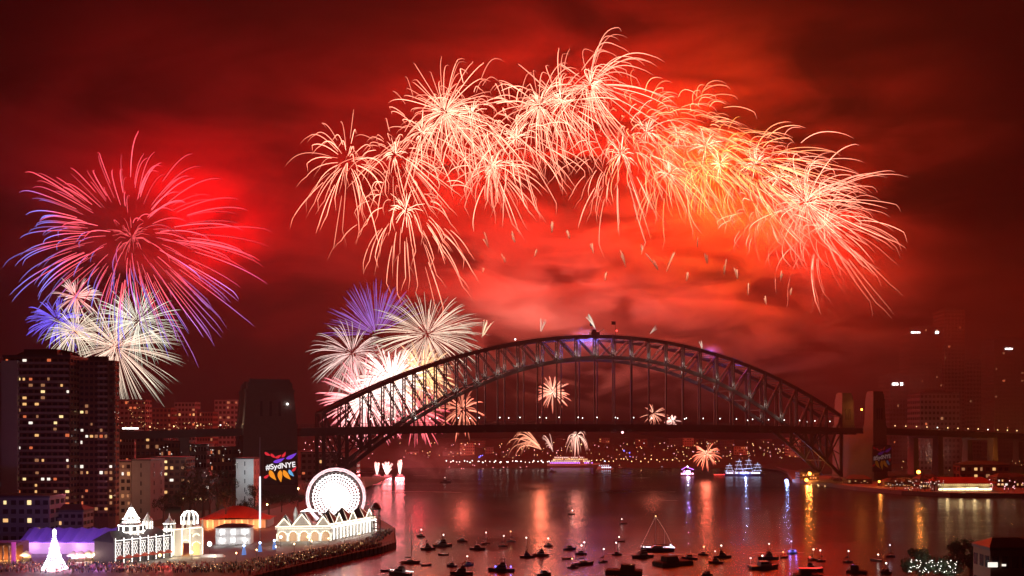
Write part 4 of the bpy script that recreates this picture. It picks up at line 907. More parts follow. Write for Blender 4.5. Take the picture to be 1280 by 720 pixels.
# crowd: hundreds of small standing figures reading as one mass
CROWD = vcol_mat('crowd_clothes')
def crowd(label, n, sampler, seed):
    rnd = random.Random(seed); m = MB()
    pal = [(.05, .05, .06), (.3, .05, .05), (.5, .48, .45), (.08, .1, .25), (.25, .22, .2), (.03, .03, .03), (.45, .3, .2), (.35, .08, .15)]
    for _ in range(n):
        x, y, z = sampler(rnd); h = rnd.uniform(1.5, 1.85); c = (*rnd.choice(pal), 1); c2 = (*rnd.choice(pal[:6]), 1); sk = (*mixc((.5, .32, .24), (.2, .1, .06), rnd.random()), 1)
        a = rnd.uniform(0, 6.3); dx, dy = math.cos(a) * .1, math.sin(a) * .1
        for s in (-1, 1): m.tube([(x + s*dx, y + s*dy, z), (x + s*dx, y + s*dy, z + h * .48)], [.07, .1], 4, [c2, c2])
        m.tube([(x, y, z + h * .47), (x, y, z + h * .72), (x, y, z + h * .84)], [.17, .24, .1], 5, [c, c, c])
        m.ball((x, y, z + h * .93), .115, sk, 5, 4, sz=1.2)
        for s in (-1, 1): m.tube([(x + s*dx*2.4, y + s*dy*2.4, z + h*.8), (x + s*dx*3, y + s*dy*3 - .1, z + h * rnd.choice((.45, .5, .62, .95)))], [.06, .05], 4, [c, sk])
    o = m.build('crowd', CROWD, colors=True); return tag(o, kind='stuff')
def on_pier(r):
    t = r.random() ** .8; x, y = lerp(-90, -55, t), lerp(318, 399, t); w = r.random() ** 1.4 * lerp(26, 12, t)
    return x - 1.2 - w, y + w * .18, QZ
def on_tip(r): t = r.random(); return lerp(-60, -67, r.random()) + 2 * t, lerp(402, 455, t), QZ
def on_fore(r): return r.uniform(-190, -98), r.uniform(322, 342), QZ
crowd('', 900, on_pier, 1); crowd('', 220, on_tip, 2); crowd('', 650, on_fore, 3)
for i in range(9): 
    t = i / 8; x, y = lerp(-104, -64, t), lerp(330, 402, t)
    s = empty('lamp_post', (x - 3, y, QZ)); tag(s, ['lamp post nearest the bottom edge of the park', 'lamp post second from the bottom edge along the pier', 'lamp post third along the pier promenade', 'lamp post amid the crowd below the light cones', 'lamp post in the middle of the pier crowd', 'lamp post below the white arches', 'lamp post below the start of the arcade', 'lamp post below the ferris wheel', 'lamp post at the outer tip of the pier'][i], 'lamp post', 'lamp posts among the pier crowd')
    m = MB(); m.tube([(0, 0, 0), (0, 0, 4.6)], [.09, .06], 6); m.build('post', M['dark'], s); m = MB(); m.ball((0, 0, 4.9), .3); m.build('globe', M['e_warm'], s); lamp('lamp_light', (0, -.5, 4.6), (1, .5, .25), 420, s, .3)
for i, x in enumerate((-172, -160, -148, -137, -124)): lamp('market_light', (x, 328, 5.5), ((1, .10, .12), (1, .2, .5), (.8, .25, 1), (1, .35, .25), (1, .1, .1))[i], 1500, None, .5)

for o in list(COL.objects):
    if o.name.startswith(('bulb_string', 'lattice_lights')): o['kind'] = 'stuff'

tower.scale.z = .72; tower.location.z = 9 * .28; tw2.scale.z = .62; tw2.location.z = 9 * .38; gate.scale.z = .86
q = MB(); r3 = random.Random(44)
for _ in range(150): x, y, z = (on_pier, on_fore)[_ % 2](r3); q.ball((x, y, z + 1.5), r3.uniform(.05, .13), n=5, m=3)
tag(q.build('phone_lights', M['e_warm']), kind='stuff')

lamp('tower_fill_light', P(40, 640, 415), (1, .22, .30), 5200, None, 1); lamp('tower_fill_light', P(100, 620, 425), (.9, .18, .28), 3600, None, 1)  # reddish fill lamps without fittings, added to brighten the left apartment tower

# ------------------------------------------------------------------ boats
def hull_mesh(m, L, B, H, keel=.5, n=9, tr=.75):
    """lofted hull along local x, bow at +x"""
    secs = []
    for i in range(n):
        t = i / (n - 1); x = (t - .5) * L
        w = B / 2 * (lerp(tr, 1, min(1, t * 2.5)) if t < .4 else max(.03, (1 - ((t - .4) / .6) ** 2.2)))
        z = H * (1 + .35 * max(0, t - .3) ** 1.5)
        secs.append([(x - (0 if i else 0) + .04 * L * (t > .9), -w, z), (x, -w * .82, .1 * H), (x, 0, -keel), (x, w * .82, .1 * H), (x + .04 * L * (t > .9), w, z)])
    v = [p for s_ in secs for p in s_]; f = []
    for i in range(n - 1):
        for j in range(4): a = i*5 + j; f.append((a, a + 5, a + 6, a + 1))
        f.append((i*5, i*5 + 4, i*5 + 9, i*5 + 5))
    f.append((0, 1, 2, 3, 4)); f.append(tuple((n-1)*5 + j for j in (4, 3, 2, 1, 0)))
    m.add(v, f)
def cabin(m, x0, x1, w, z0, z1, rake=.5):
    m.add([(x0,-w,z0),(x1,-w,z0),(x1,w,z0),(x0,w,z0),(x0+rake*.3,-w*.85,z1),(x1-rake,-w*.8,z1),(x1-rake,w*.8,z1),(x0+rake*.3,w*.85,z1)], [(0,3,2,1),(4,5,6,7),(0,1,5,4),(1,2,6,5),(2,3,7,6),(3,0,4,7)])
BOAT = {}
def part_mesh(key, fn, m):
    if key not in BOAT: q = MB(); fn(q); BOAT[key] = q.mesh(key.split('|')[0], m)
    return BOAT[key]
def boat(label, px, py, wpx, kind, mast=None, lightc='e_white', cat=None, rz=None, hullm='hull_d', light=True, extra=None, name=None, group='boats moored in the bay'):
    p = G(px, py, 0); L = max(4.2, wpx / F * p.y * 1.08)
    rnd = random.Random(int(px * 7 + py)); rz = rnd.uniform(-.5, .5) + (math.pi if rnd.random() < .4 else 0) if rz is None else rz
    s = empty(name or {'sail': 'sailing_boat', 'motor': 'motor_boat', 'cruiser': 'cabin_cruiser', 'dinghy': 'dinghy', 'barge': 'pontoon'}[kind], p, rz)
    tag(s, label, cat or {'sail': 'sailboat', 'motor': 'motorboat', 'cruiser': 'motorboat', 'dinghy': 'dinghy', 'barge': 'pontoon'}[kind], group)
    sc_ = L / 10; B = 3.1 * sc_ ** .8; H = 1.15 * sc_ ** .7; q = MB(); mh = None
    if kind == 'barge': q.box(-L/2, L/2, -B * .8, B * .8, -.4, H * .9); q.box(-L/2 + .5, L/2 - .5, -B*.8 + .4, B*.8 - .4, H * .903, H * 1.05); q.build('hull', M['timber'], s)
    else: hull_mesh(q, L, B, H); q.build('hull', M[hullm], s)
    if kind == 'sail':
        q = MB(); cabin(q, -L*.16, L*.22, B*.28, H * .98, H + .65*sc_, L*.1); q.build('cabin', M['hull_w'], s)
        mh = mast or L * 1.25; q = MB(); q.tube([(L*.06, 0, H), (L*.06, 0, mh)], [.11, .06], 6); q.build('mast', M['alu'], s)
        q = MB(); q.tube([(L*.06, 0, H + 1.3), (-L*.34, 0, H + 1.2)], .08, 5); q.tube([(L*.02, 0, H + 1.55), (-L*.32, 0, H + 1.42)], [.2, .13], 6); q.build('boom', M['canvas'], s)
        q = MB()
        for a, b in (((L*.5, 0, H*1.2), (L*.06, 0, mh*.97)), ((-L*.48, 0, H), (L*.06, 0, mh)), ((L*.06, -B*.45, H), (L*.06, 0, mh*.9)), ((L*.06, B*.45, H), (L*.06, 0, mh*.9))): q.bar(a, b, .035)
        q.build('rigging', M['steel'], s); lx = (L*.06, 0, mh + .3)
    elif kind in ('motor', 'cruiser'):
        ch_ = 1.5 * sc_ ** .6
        q = MB(); cabin(q, -L*.2, L*.25, B*.40, H * .98, H + ch_, L*.12); cb = q.build('cabin', M['hull_w'] if hullm != 'hull_d' or rnd.random() < .5 else M['hull_d'], s)
        q = MB(); q.box(-L*.16, L*.1, -B*.405, B*.405, H + ch_*.45, H + ch_*.8); q.build('window', M['glass'], cb)
        if kind == 'cruiser':
            q = MB(); cabin(q, -L*.14, L*.06, B*.3, H + ch_ + .003, H + ch_ + .8, L*.03)
            for a in (-L*.12, L*.02):
                for b in (-B*.26, B*.26): q.bar((a, b, H + ch_ + .8), (a, b, H + ch_ + 1.9), .07)
            q.box(-L*.15, L*.05, -B*.32, B*.32, H + ch_ + 1.9, H + ch_ + 2.0); q.build('flybridge', M['canvas'], s)
        q = MB()
        for i in range(6): x = L*(.12 + .06*i); q.bar((x, -B*.42*(1 - i*.13), H*1.05), (x, -B*.42*(1 - i*.13), H*1.05 + .8), .04); q.bar((x, B*.42*(1 - i*.13), H*1.05), (x, B*.42*(1 - i*.13), H*1.05 + .8), .04)
        q.build('bow_rail', M['alu'], s)
        mh = mast or H + ch_ + (2.6 if kind == 'cruiser' else 1.8); q = MB(); q.tube([(-L*.06, 0, H + ch_ * .9), (-L*.06, 0, mh)], [.08, .05], 5); q.build('light_pole', M['alu'], s); lx = (-L*.06, 0, mh + .25)
        for _ in range(0):
            x = rnd.uniform(-L*.42, -L*.22); q = MB(); y = rnd.uniform(-B*.3, B*.3)
            q.tube([(x, y, H*.9), (x, y, H + .75), (x, y, H + 1.25)], [.17, .23, .1], 6); q.ball((x, y, H + 1.42), .13, n=6, m=4); tag(q.build('person', M['canvas']), 'dark figure standing in the stern of the %s at %s' % (label.split(',')[0][:0] + s.name.split('.')[0].replace('_', ' '), 'anchor'), 'person') if False else q.build('passenger_cushion', M['canvas'], s)
    else:
        mh = mast or H + 1.6
        if kind == 'dinghy': q = MB(); q.box(-L*.2, -L*.12, -B*.38, B*.38, H*.8, H*.9); q.box(L*.08, L*.16, -B*.36, B*.36, H*.8, H*.9); q.build('thwart', M['timber'], s); q = MB(); q.box(-L*.56, -L*.5, -.2, .2, .1, H + .5); q.build('outboard_motor', M['dark'], s)
        else:
            q = MB()
            for i in range(6):
                for b in (-1, 1): x = lerp(-L*.45, L*.45, i / 5); q.bar((x, b*B*.74, H*1.05), (x, b*B*.74, H*1.05 + 1), .07)
            q.build('railing', M['steel'], s); q = MB(); cabin(q, -L*.3, L*.1, B*.5, H*1.053, H + 2.0, .3); q.build('deckhouse', M['timber'], s)
        if light: q = MB(); q.tube([(-L*.2, 0, H*.8), (-L*.2, 0, mh)], .05, 5); q.build('light_pole', M['alu'], s)
        lx = (-L*.2, 0, mh + .2)
    if light:
        q = MB(); q.ball(lx, .27, n=8, m=5); q.build('anchor_light', M[lightc], s); lamp('anchor_glow', (lx[0], lx[1], lx[2] + .1), {'e_white': (1, .9, .8), 'e_cool': (.7, .8, 1), 'e_warm': (1, .6, .3), 'e_red': (1, .06, .04), 'e_pink': (1, .25, .2), 'e_violet': (.55, .25, 1)}.get(lightc, (1, .9, .8)), 60, s, .3)
    if extra: extra(s, L, B, H)
    return s
def deck_glow(mk, n=2):
    def f(s, L, B, H):
        for i in range(n): q = MB(); q.ball((L*(-.35 + .6*i/max(1, n-1)), -B*.3, H + .5), .32, n=6, m=4); q.build('deck_lamp', M[mk], s); lamp('deck_light', (L*(-.35 + .6*i/max(1, n-1)), -B*.6, H + 1.0), {'e_blue': (.2, .2, 1), 'e_red': (1, .05, .03), 'e_cool': (.6, .7, 1)}.get(mk, (1, .8, .6)), 120, s, .2)
    return f
def string_rim(mk, r=.16, part=1.0):
    def f(s, L, B, H):
        q = MB(); string(q, [(-L*.5*part, -B*.5, H + .3), (L*.2*part, -B*.5, H + .35), (L*.5*part, 0, H*1.3 + .3)], .5, r); q.build('bulb_string', M[mk], s)
    return f
bl = [
 ('small white-lit launch, first from the pier tip', 526, 671, 8, 'motor', None, 'e_white', None), ('tall masted sloop at the left of the bay, its bare mast the tallest nearby', 513, 704, 22, 'sail', 19, None, None),
 ('dark motor cruiser right of the tall masted sloop', 535, 687, 17, 'cruiser', None, None, None), ('broad dark cruiser with a white light, second group from the pier', 553, 683, 22, 'cruiser', None, 'e_white', None),
 ('unlit runabout alone right of the broad cruiser', 578, 677, 12, 'motor', None, None, None), ('tiny dinghy below the broad dark cruiser', 554, 694, 6, 'dinghy', None, None, None),
 ('dark motorboat with low profile left of two mast lights', 597, 687, 18, 'motor', None, None, None), ('small yacht with bright mast light at left centre', 607, 680, 8, 'sail', 5, 'e_white', None),
 ('small yacht with dimmer mast light right of the bright one', 629, 683, 8, 'sail', 4.5, 'e_white', None), ('far yacht with warm mast light and thin boom', 639, 677, 9, 'sail', 4.5, 'e_warm', None),
 ('dark cruiser under a white light at centre', 659, 697, 17, 'cruiser', 8, 'e_white', None), ('dark bulky motorboat right of the centre cruiser', 676, 695, 19, 'cruiser', None, None, None),
 ('small boat with white light above the bulky motorboat', 686, 683, 8, 'motor', None, 'e_white', None), ('dark runabout at centre with a low silhouette', 712, 687, 15, 'motor', None, None, None),
 ('dinghy just left of the large centre group', 709, 699, 6, 'dinghy', None, None, None), ('open boat with warm light left of the large yacht', 716, 710, 10, 'motor', None, 'e_warm', None),
 ('dark dinghy at the left edge of the moorings', 483, 714, 12, 'dinghy', None, None, None), ('dark cruiser edged with white bulbs near the bottom left of the bay', 500, 719, 30, 'cruiser', None, None, string_rim('e_white', .15)),
 ('rowing dinghy beside the tall masted sloop', 533, 707, 6, 'dinghy', None, None, None), ('narrow dark boat seen end on at lower left', 565, 708, 8, 'motor', None, None, None),
 ('dark motorboat with cabin light at lower left centre', 585, 707, 14, 'motor', None, 'e_white', None), ('large dark cruiser at the bottom edge left of the blue-lit one', 577, 718, 26, 'cruiser', None, None, None),
 ('dark cruiser with two blue deck lights', 627, 714, 30, 'cruiser', None, None, deck_glow('e_blue')), ('dark boat at the bottom edge right of the blue-lit cruiser', 680, 719, 18, 'motor', None, None, None),
 ('unlit motorboat above the large yacht at centre', 726, 693, 14, 'motor', None, 'e_white', None), ('large dark yacht at the middle of the moorings', 729, 706, 26, 'sail', 8.5, 'e_white', None),
 ('small boat with bright mast light, right of the large dark yacht', 754, 703, 8, 'sail', 5, 'e_white', None), ('small boat with bright light left of the string-lit ketch', 771, 694, 9, 'motor', 5, 'e_white', None),
 ('far dinghy with white light above the moorings', 776, 677, 6, 'dinghy', 2.0, 'e_white', None), ('farthest small boat carrying a lone white light', 779, 655, 5, 'dinghy', 2.6, 'e_white', None),
 ('wide dark pontoon at the bottom centre', 780, 717, 42, 'barge', None, 'e_warm', None), ('dark motorboat with warm light left of the string-lit ketch', 803, 697, 28, 'cruiser', 4.2, 'e_white', None),
 ('long low dark boat below the string-lit ketch', 841, 706, 44, 'barge', None, None, None), ('dark boat right of the long low one', 862, 699, 18, 'motor', None, None, None), ('small boat with orange light right of the ketch', 879, 694, 10, 'motor', None, 'e_warm', None),
 ('dark boat with a red light right of the low one', 895, 704, 17, 'cruiser', None, 'e_pink', None), ('dark boat at the bottom edge with no light, right of the pontoon', 884, 719, 14, 'motor', None, None, None),
 ('dark motor cruiser with white light at right centre', 903, 697, 20, 'cruiser', None, 'e_white', None), ('flat grey motorboat under a tall light right of centre', 960, 699, 24, 'cruiser', 6.0, 'e_white', None),
 ('long pale-edged launch below the flat grey motorboat', 955, 711, 36, 'motor', None, 'e_white', None), ('boat lit deep blue by its own white lamp', 990, 692, 14, 'motor', 5.0, 'e_cool', deck_glow('e_blue', 2)),
 ('left one of two small yachts with paired white lights', 1016, 700, 8, 'sail', 4, 'e_white', None), ('right one of two small yachts with paired white lights', 1026, 702, 9, 'sail', 4.2, 'e_white', None),
 ('dark cruiser trimmed with red lights', 1014, 714, 26, 'cruiser', None, 'e_red', string_rim('e_red', .2)), ('broad dark boat cut by the bottom edge at right centre', 1010, 722, 32, 'barge', None, None, None),
 ('dark yacht with white light right of the red-trimmed cruiser', 1060, 703, 13, 'sail', 4.2, 'e_white', None), ('boxy dark houseboat at lower right', 1071, 716, 22, 'barge', None, 'e_violet', None),
 ('tiny boat with white light left of the last yacht', 1095, 701, 6, 'dinghy', 2.4, 'e_white', None), ('last yacht with bright light on the right of the moorings', 1113, 696, 12, 'sail', 4.6, 'e_cool', None),
 ('dark boat near the trees with a small low light', 1107, 717, 16, 'motor', None, 'e_white', None), ('tiny lamp-lit dinghy close to the blue-lit boat', 981, 697, 6, 'dinghy', 2.2, 'e_warm', None), ('small lamp-lit boat at the bottom edge near the flat launch', 941, 708, 7, 'dinghy', 3, 'e_white', None),
 ('far dinghy with white light left of the centre moorings', 714, 643, 5, 'dinghy', 2.2, 'e_white', None),
]
for b in bl: boat(b[0], b[1], b[2], b[3], b[4], b[5], b[6] or 'e_white', light=b[6] is not None, extra=b[7], hullm=['hull_d', 'hull_d', 'hull_w', 'hull_b', 'hull_d', 'hull_r'][int(b[1] * 3 + b[2]) % 6])
# ketch outlined with string lights
def ketch(s, L, B, H):
    q = MB(); string(q, [(-L*.5, -B*.42, H + .15), (-L*.1, -B*.52, H - .15), (L*.25, -B*.45, H + .2), (L*.53, 0, H*1.35 + .3)], .35, .2)
    string(q, [(-L*.5, -B*.42, H + .1), (-L*.5, B*.4, H + .1)], .35, .25); string(q, [(-L*.44, -B*.4, H + .9), (-L*.5, -B*.42, H + .2)], .3, .3); q.build('bulb_string', mat('festoon_cool', (.8, .8, .9), emit=(.75, .78, 1), es=4), s)
    q = MB(); string(q, [(L*.53, 0, H*1.35), (L*.06, 0, 15.2)], .8, .1); string(q, [(-L*.48, 0, H + .4), (-L*.22, 0, 9.2), (L*.06, 0, 15.2)], .8, .1); q.build('mast_bulb_string', M['w_white'], s)
    q = MB(); q.tube([(-L*.22, 0, H), (-L*.22, 0, 9)], [.1, .06], 6); q.build('mizzen_mast', M['alu'], s)
    lamp('deck_light', (0, -B*.9, H + .8), (.45, .4, 1), 420, s, .3)
boat('ketch with two masts outlined in strings of white bulbs', 822, 689, 38, 'sail', 15, 'e_warm', extra=ketch, hullm='hull_b', rz=math.pi + .12, name='sailing_ketch')

# firework barges and the lit ships beyond the bridge
for i, (x, y, lab, flab) in enumerate([(471.5, 596, 'small flat barge under the leftmost pink fountain', 'leftmost pink fountain blazing from a barge'), (484, 596.5, 'small flat barge under the middle pink fountain', 'bushy middle pink fountain blazing from a barge'), (500, 596, 'small flat barge under the right pink fountain', 'tall right pink fountain blazing from a barge')]):
    p = G(x, y, 0); s = empty('firework_barge', p, .1 * i); tag(s, lab, 'barge', 'firework barges by the north shore')
    q = MB(); q.box(-5, 5, -2.6, 2.6, -.5, 1.4); q.build('hull', M['dark'], s); q = MB()
    for k in range(5): q.tube([(-3 + 1.5*k, 0, 1.4), (-3 + 1.5*k, 0, 2.8)], .3, 6)
    q.build('mortar_rack', M['steel'], s)
    fountain(flab, x - .3, y - 2, p.y - 1, (20, 22, 24)[i], 46, ((0, 0, 1), (.05, 0, 1), (.02, 0, 1))[i], (3, 2.1, 1.8), (2.2, .8, .75), 650 + i, (12, 26, 9)[i], .22, 'pink fountains on the barges', .65, power=(1.5, 2.2, 1.8)[i] * PW * .25, lcol=(1, .14, .16))
    BURSTS.append(s)
def ship(name, label, px0, px1, py, decks, hm, lm, seed, taper=.1, h=2.6, frac=.85, cat='ship', mastlit=None, rz=0):
    a, b = G(px0, py), G(px1, py); L = b.x - a.x; s = empty(name, ((a.x + b.x) / 2, a.y, 0), rz); tag(s, label, cat, 'lit ships beyond the bridge')
    q = MB(); hull_mesh(q, L, L * .2, h, 1, 11, .9); q.build('hull', hm, s); rnd = random.Random(seed); z = h * 1.02; l0, l1 = -L*.45, L*.38
    for d in range(decks):
        q = MB(); q.box(l0, l1, -L*.075, L*.075, z, z + 2.2); q.box(l0 - .4, l1 + .4, -L*.085, L*.085, z + 2.203, z + 2.5); dk = q.build('deck', M['hull_w'], s)
        w = MB(); n = max(3, int((l1 - l0) / 2.4))
        for i in range(n):
            if rnd.random() < frac: x = lerp(l0 + .8, l1 - .8, i / (n - 1)); w.box(x - .75, x + .75, -L*.075 - .1, -L*.075 - .003, z + .5, z + 1.8)
        w.build('lit_window_row', lm if isinstance(lm, bpy.types.Material) else lm[d % len(lm)], dk); z += 2.503; l0 += L * taper * .6; l1 -= L * taper
    q = MB(); q.tube([(0, 0, z - .1), (0, 0, z + 4)], [.3, .12], 6); q.build('mast', M['alu'], s)
    if mastlit: q = MB(); q.ball((0, 0, z + 4.3), .8, n=6, m=4); q.build('mast_light', M[mastlit], s)
    return s, L, z
ship('cruise_ship', 'long white cruise ship with rows of lights and violet glow', 684, 748, 584, 4, M['hull_w'], [M['e_violet'], M['w_white'], M['w_yel'], M['w_white']], 1, .05, 5)
ship('ferry', 'boat lit pale blue beyond the bridge, right of the cruise ship', 746, 766, 587, 2, M['hull_w'], [M['e_cool'], M['w_cool']], 2, .12, 1.8, mastlit='e_cool')
s, L, z = ship('party_boat', 'small boat glowing deep blue in front of the far shore', 793, 809, 582, 2, M['hull_b'], [M['e_blue'], M['e_violet']], 3, .12, 1.6, mastlit='e_blue')
s, L, z = ship('party_boat', 'brightest violet and white party boat with a red waterline', 850, 869, 595, 2, M['hull_r'], [M['e_pink'], M['e_violet']], 4, .2, 1.4, mastlit='e_bright')
q = MB(); string(q, [(-L*.4, -L*.12, 7.5), (-L*.1, -L*.1, 10.5), (L*.4, -L*.12, 7.2)], .8, .45); q.build('bulb_string', M['e_violet'], s); q = MB(); q.box(-L*.1, L*.12, -L*.11, -L*.1, 2.4, 5.6); q.build('bright_window', M['e_bright'], s); lamp('deck_light', (0, -6, 3), (.35, .2, 1), 9000, s)
s, L, z = ship('tall_ship', 'tall ship covered in sparkling blue-white lights', 905, 955, 595, 1, M['hull_b'], [M['e_cool']], 5, .1, 2.4)
rnd = random.Random(8); q = MB(); qm = MB()
for i, (mx, mhh) in enumerate(((-.36, 13), (-.12, 18), (.12, 19), (.34, 14))):
    qm.tube([(L*mx, 0, 3), (L*mx, 0, mhh + 2)], [.35, .15], 6)
    for zz in (.45, .7, .92): hw = L * .13 * (1.15 - zz * .6); qm.bar((L*mx - hw, 0, mhh*zz), (L*mx + hw, 0, mhh*zz), .25); string(q, [(L*mx - hw, -.3, mhh*zz), (L*mx + hw, -.3, mhh*zz)], 1.0, .30)
    string(q, [(L*mx - L*.1, -.3, 4), (L*mx, -.3, mhh + 1), (L*mx + L*.1, -.3, 4)], 1.3, .28)
qm.build('mast', M['steel'], s); q.build('bulb_string', mat('festoon_ice', (.7, .8, 1), emit=(.55, .68, 1), es=2.2), s); q = MB(); string(q, [(-L*.75, -2, 1.5), (-L*.42, -2, 1.8)], 1.0, .5); q.build('stern_light', M['e_red'], s); lamp('deck_light', (0, -8, 5), (.4, .5, 1), 9000, s)
for i, (x, y, w, lm, lab) in enumerate([(828, 588, 9, 'e_cool', 'tiny boat with one cool white light near the violet party boat'), (557, 603, 12, 'e_white', 'dark tug with a single light drifting beyond the bridge'), (802, 592, 6, 'e_warm', 'tiny boat with warm light below the deep blue boat'), (690, 590, 10, 'e_violet', 'small violet-lit launch below the cruise ship'), (775, 586, 8, 'e_warm', 'small warm-lit launch between the ferry and the deep blue boat')]):
    boat(lab, x, y, w, 'motor', None, lm, group='small craft beyond the bridge', rz=0)

# ------------------------------------------------------------------ far shore: buildings, lamps, tree masses
fb = random.Random(77); cols = ['cream', 'brick', 'concrete', 'slate']
words = ['narrow', 'wide', 'squat', 'tall', 'stepped', 'plain', 'long', 'slim']
for i in range(30):
    x = 506 + i * 17.2 + fb.uniform(-4, 4); w = fb.uniform(9, 20); Y = fb.uniform(1340, 1620); yt = fb.uniform(547, 569)
    if 640 < x < 690: continue
    building('far_building', 'dim far shore building with few lights among the many across the harbour', x, x + w, yt, Y, 16, 6, M[cols[i % 4]], max(3, int((580 - yt) / 4)), max(3, int(w / 2.5)), 500 + i, .12, ('w_warm', 'w_dim', 'w_white'), pm=12, group='far shore buildings across the harbour', wf=.5, hf=.4)
def light_line(name, label, pts, mk, r, group='lamp rows on the far shore'):
    q = MB()
    for p in pts: q.mi = 1; q.tube([p - Vector((0, 0, 3.5)), p], .12, 4); q.mi = 0; q.ball(p, r * rr.uniform(.6, 1.1), n=6, m=4)
    return tag(q.build(name, [M[mk], M['dark']]), kind='stuff')
rr = random.Random(31)
light_line('shore_lights', '', [P(x + rr.uniform(-2, 2), 577 + rr.uniform(-1.2, 1), 1262) for x in range(560, 690, 4)], 'e_white', .75)
light_line('shore_lights', '', [P(x + rr.uniform(-2, 2), 576 + rr.uniform(-3, 2), 1266) for x in range(690, 905, 5)], 'e_warm', .62)
light_line('shore_lights', '', [P(rr.uniform(500, 1000), rr.uniform(552, 573), 1275 + rr.uniform(0, 60)) for _ in range(120)], 'e_warm', .45)
light_line('shore_lights', '', [P(rr.uniform(500, 980), rr.uniform(553, 572), 1275 + rr.uniform(0, 60)) for _ in range(70)], 'e_pink', .45)
light_line('shore_lights', '', [P(rr.uniform(560, 660), rr.uniform(580, 586), 1240) for _ in range(16)], 'e_pink', .4)
light_line('shore_lights', '', [P(x + rr.uniform(-3, 3), rr.uniform(560, 572), 1270) for x in (598, 600, 603, 782, 785, 788)], 'e_blue', .8)
light_line('hillside_lights', '', [P(rr.uniform(148, 330), rr.uniform(528, 540), 1050 + rr.uniform(-40, 40)) for _ in range(70)], 'w_yel', .45)
light_line('hillside_lights', '', [P(rr.uniform(188, 300), rr.uniform(552, 596), 600 + rr.uniform(-60, 60)) for _ in range(46)], 'w_white', .28)
light_line('hillside_lights', '', [P(rr.uniform(378, 470), rr.uniform(548, 580), 860 + rr.uniform(-30, 60)) for _ in range(40)], 'e_pink', .35)
light_line('hillside_lights', '', [P(rr.uniform(150, 190), rr.uniform(500, 535), 1040) for _ in range(24)], 'w_warm', .5)

# ------------------------------------------------------------------ south side: city towers in the haze, wharf, point
cg = 'city towers in the red haze'
ct_ = [(1137, 1178, 410, 1250, 16, 9, 'hazy city tower with two bright white windows near its top'), (1180, 1206, 388, 1300, 20, 6, 'tallest hazy city tower, right of the one with bright windows'), (1112, 1136, 470, 1150, 10, 6, 'short hazy tower with one bright white window left of the city'), (1208, 1240, 452, 1350, 12, 8, 'low hazy tower between the tallest and the rightmost ones'), (1243, 1290, 424, 1200, 16, 10, 'broad hazy tower at the right edge of the picture'), (1150, 1200, 492, 1050, 7, 10, 'wide low hazy block in front of the city towers')]
for i, (x0, x1, yt, Y, fl, by, lab) in enumerate(ct_):
    root, w, d, h = building('city_tower', lab, x0, x1, yt, Y, 34, 5, M['concrete'] if i % 2 else M['slate'], fl * 2, by, 900 + i, .02, ('w_dim', 'w_dim', 'w_red'), pm=14, group=cg, roof='plant')
    spots = {0: [(1142, 415.5, 6, 2.4), (1148, 415.5, 4, 2.2), (1171.5, 415.5, 4, 3)], 2: [(1119, 480, 7, 3), (1127, 480, 3, 4)], 4: [(1261, 436, 9, 2)]}.get(i, [])
    for (sx, sy, sw, sh) in spots:
        p = P(sx, sy, Y - .6); q = MB(); ww_, hh_ = sw / F * Y / 2, sh / F * Y / 2; q.box(-ww_, ww_, -.3, .3, -hh_, hh_); o = q.build('bright_window', M['e_bright'], root); o.location = p - root.location
# the point: sheds, sea wall lamps, trees, glowing spots
wl_ = P(1178, 616, 735); wr = P(1246, 616, 735); wv = empty('wharf_building', ((wl_.x + wr.x) / 2, 742, 3.2)); tag(wv, 'long wharf building with a brilliant golden lit front and red roof', 'wharf'); Lw = wr.x - wl_.x
q = MB(); q.box(-Lw/2, Lw/2, 0, 16, 0, 6.2); q.build('wall', M['cream'], wv)
q = MB(); q.add([(-Lw/2-6,-1,6.2),(Lw/2+2,-1,6.2),(Lw/2+2,17,6.2),(-Lw/2-6,17,6.2),(-Lw/2,8,11),(Lw/2-4,8,11)], [(0,3,2,1),(0,1,5,4),(1,2,5),(2,3,4,5),(3,0,4)]); q.build('roof', M['redroof'], wv)
for i in range(12): q = MB(); x = -Lw/2 + Lw * (i + .5) / 12; q.box(x - 1.5, x + 1.5, -.1, .05, .8, 2.0 + .1 * i * (i < 9)); q.build('bright_window', M['e_gold'], wv)
q = MB()
for i in range(26): x = -Lw/2 + Lw * i / 25; q.box(x - .35, x + .35, -.1, -.003, 4.6, 5.4)
q.build('upper_window', M['w_yel'], wv)
for i in range(4): lamp('wharf_light', (-Lw/2 + Lw * (i + .5) / 4, -4, 3), (1, .7, .32), 700, wv, 1)
sh = [(1000, 1024, 592, 905, 'orange lit shed under the right end of the bridge arch', 'w_warm'), (1105, 1150, 604, 800, 'dark shed on the point beside the right pylon', 'w_dim'), (1150, 1176, 600, 770, 'small dark shed left of the golden lit wharf', 'w_warm'), (1246, 1284, 598, 790, 'dark wharf shed at the right edge with scattered lights', 'w_white'), (1060, 1090, 600, 840, 'low dark building in front of the right pylon foot', 'w_dim'), (1200, 1262, 582, 900, 'long dark red roofed store behind the wharf', 'w_dim')]
for i, (x0, x1, yt, Y, lab, mk) in enumerate(sh): building('waterfront_shed', lab, x0, x1, yt, Y, 14, 3.2, M['brick'], 2, 8, 950 + i, .3, (mk, 'w_warm'), roof='hip', pm=8, group='sheds on the southern point')
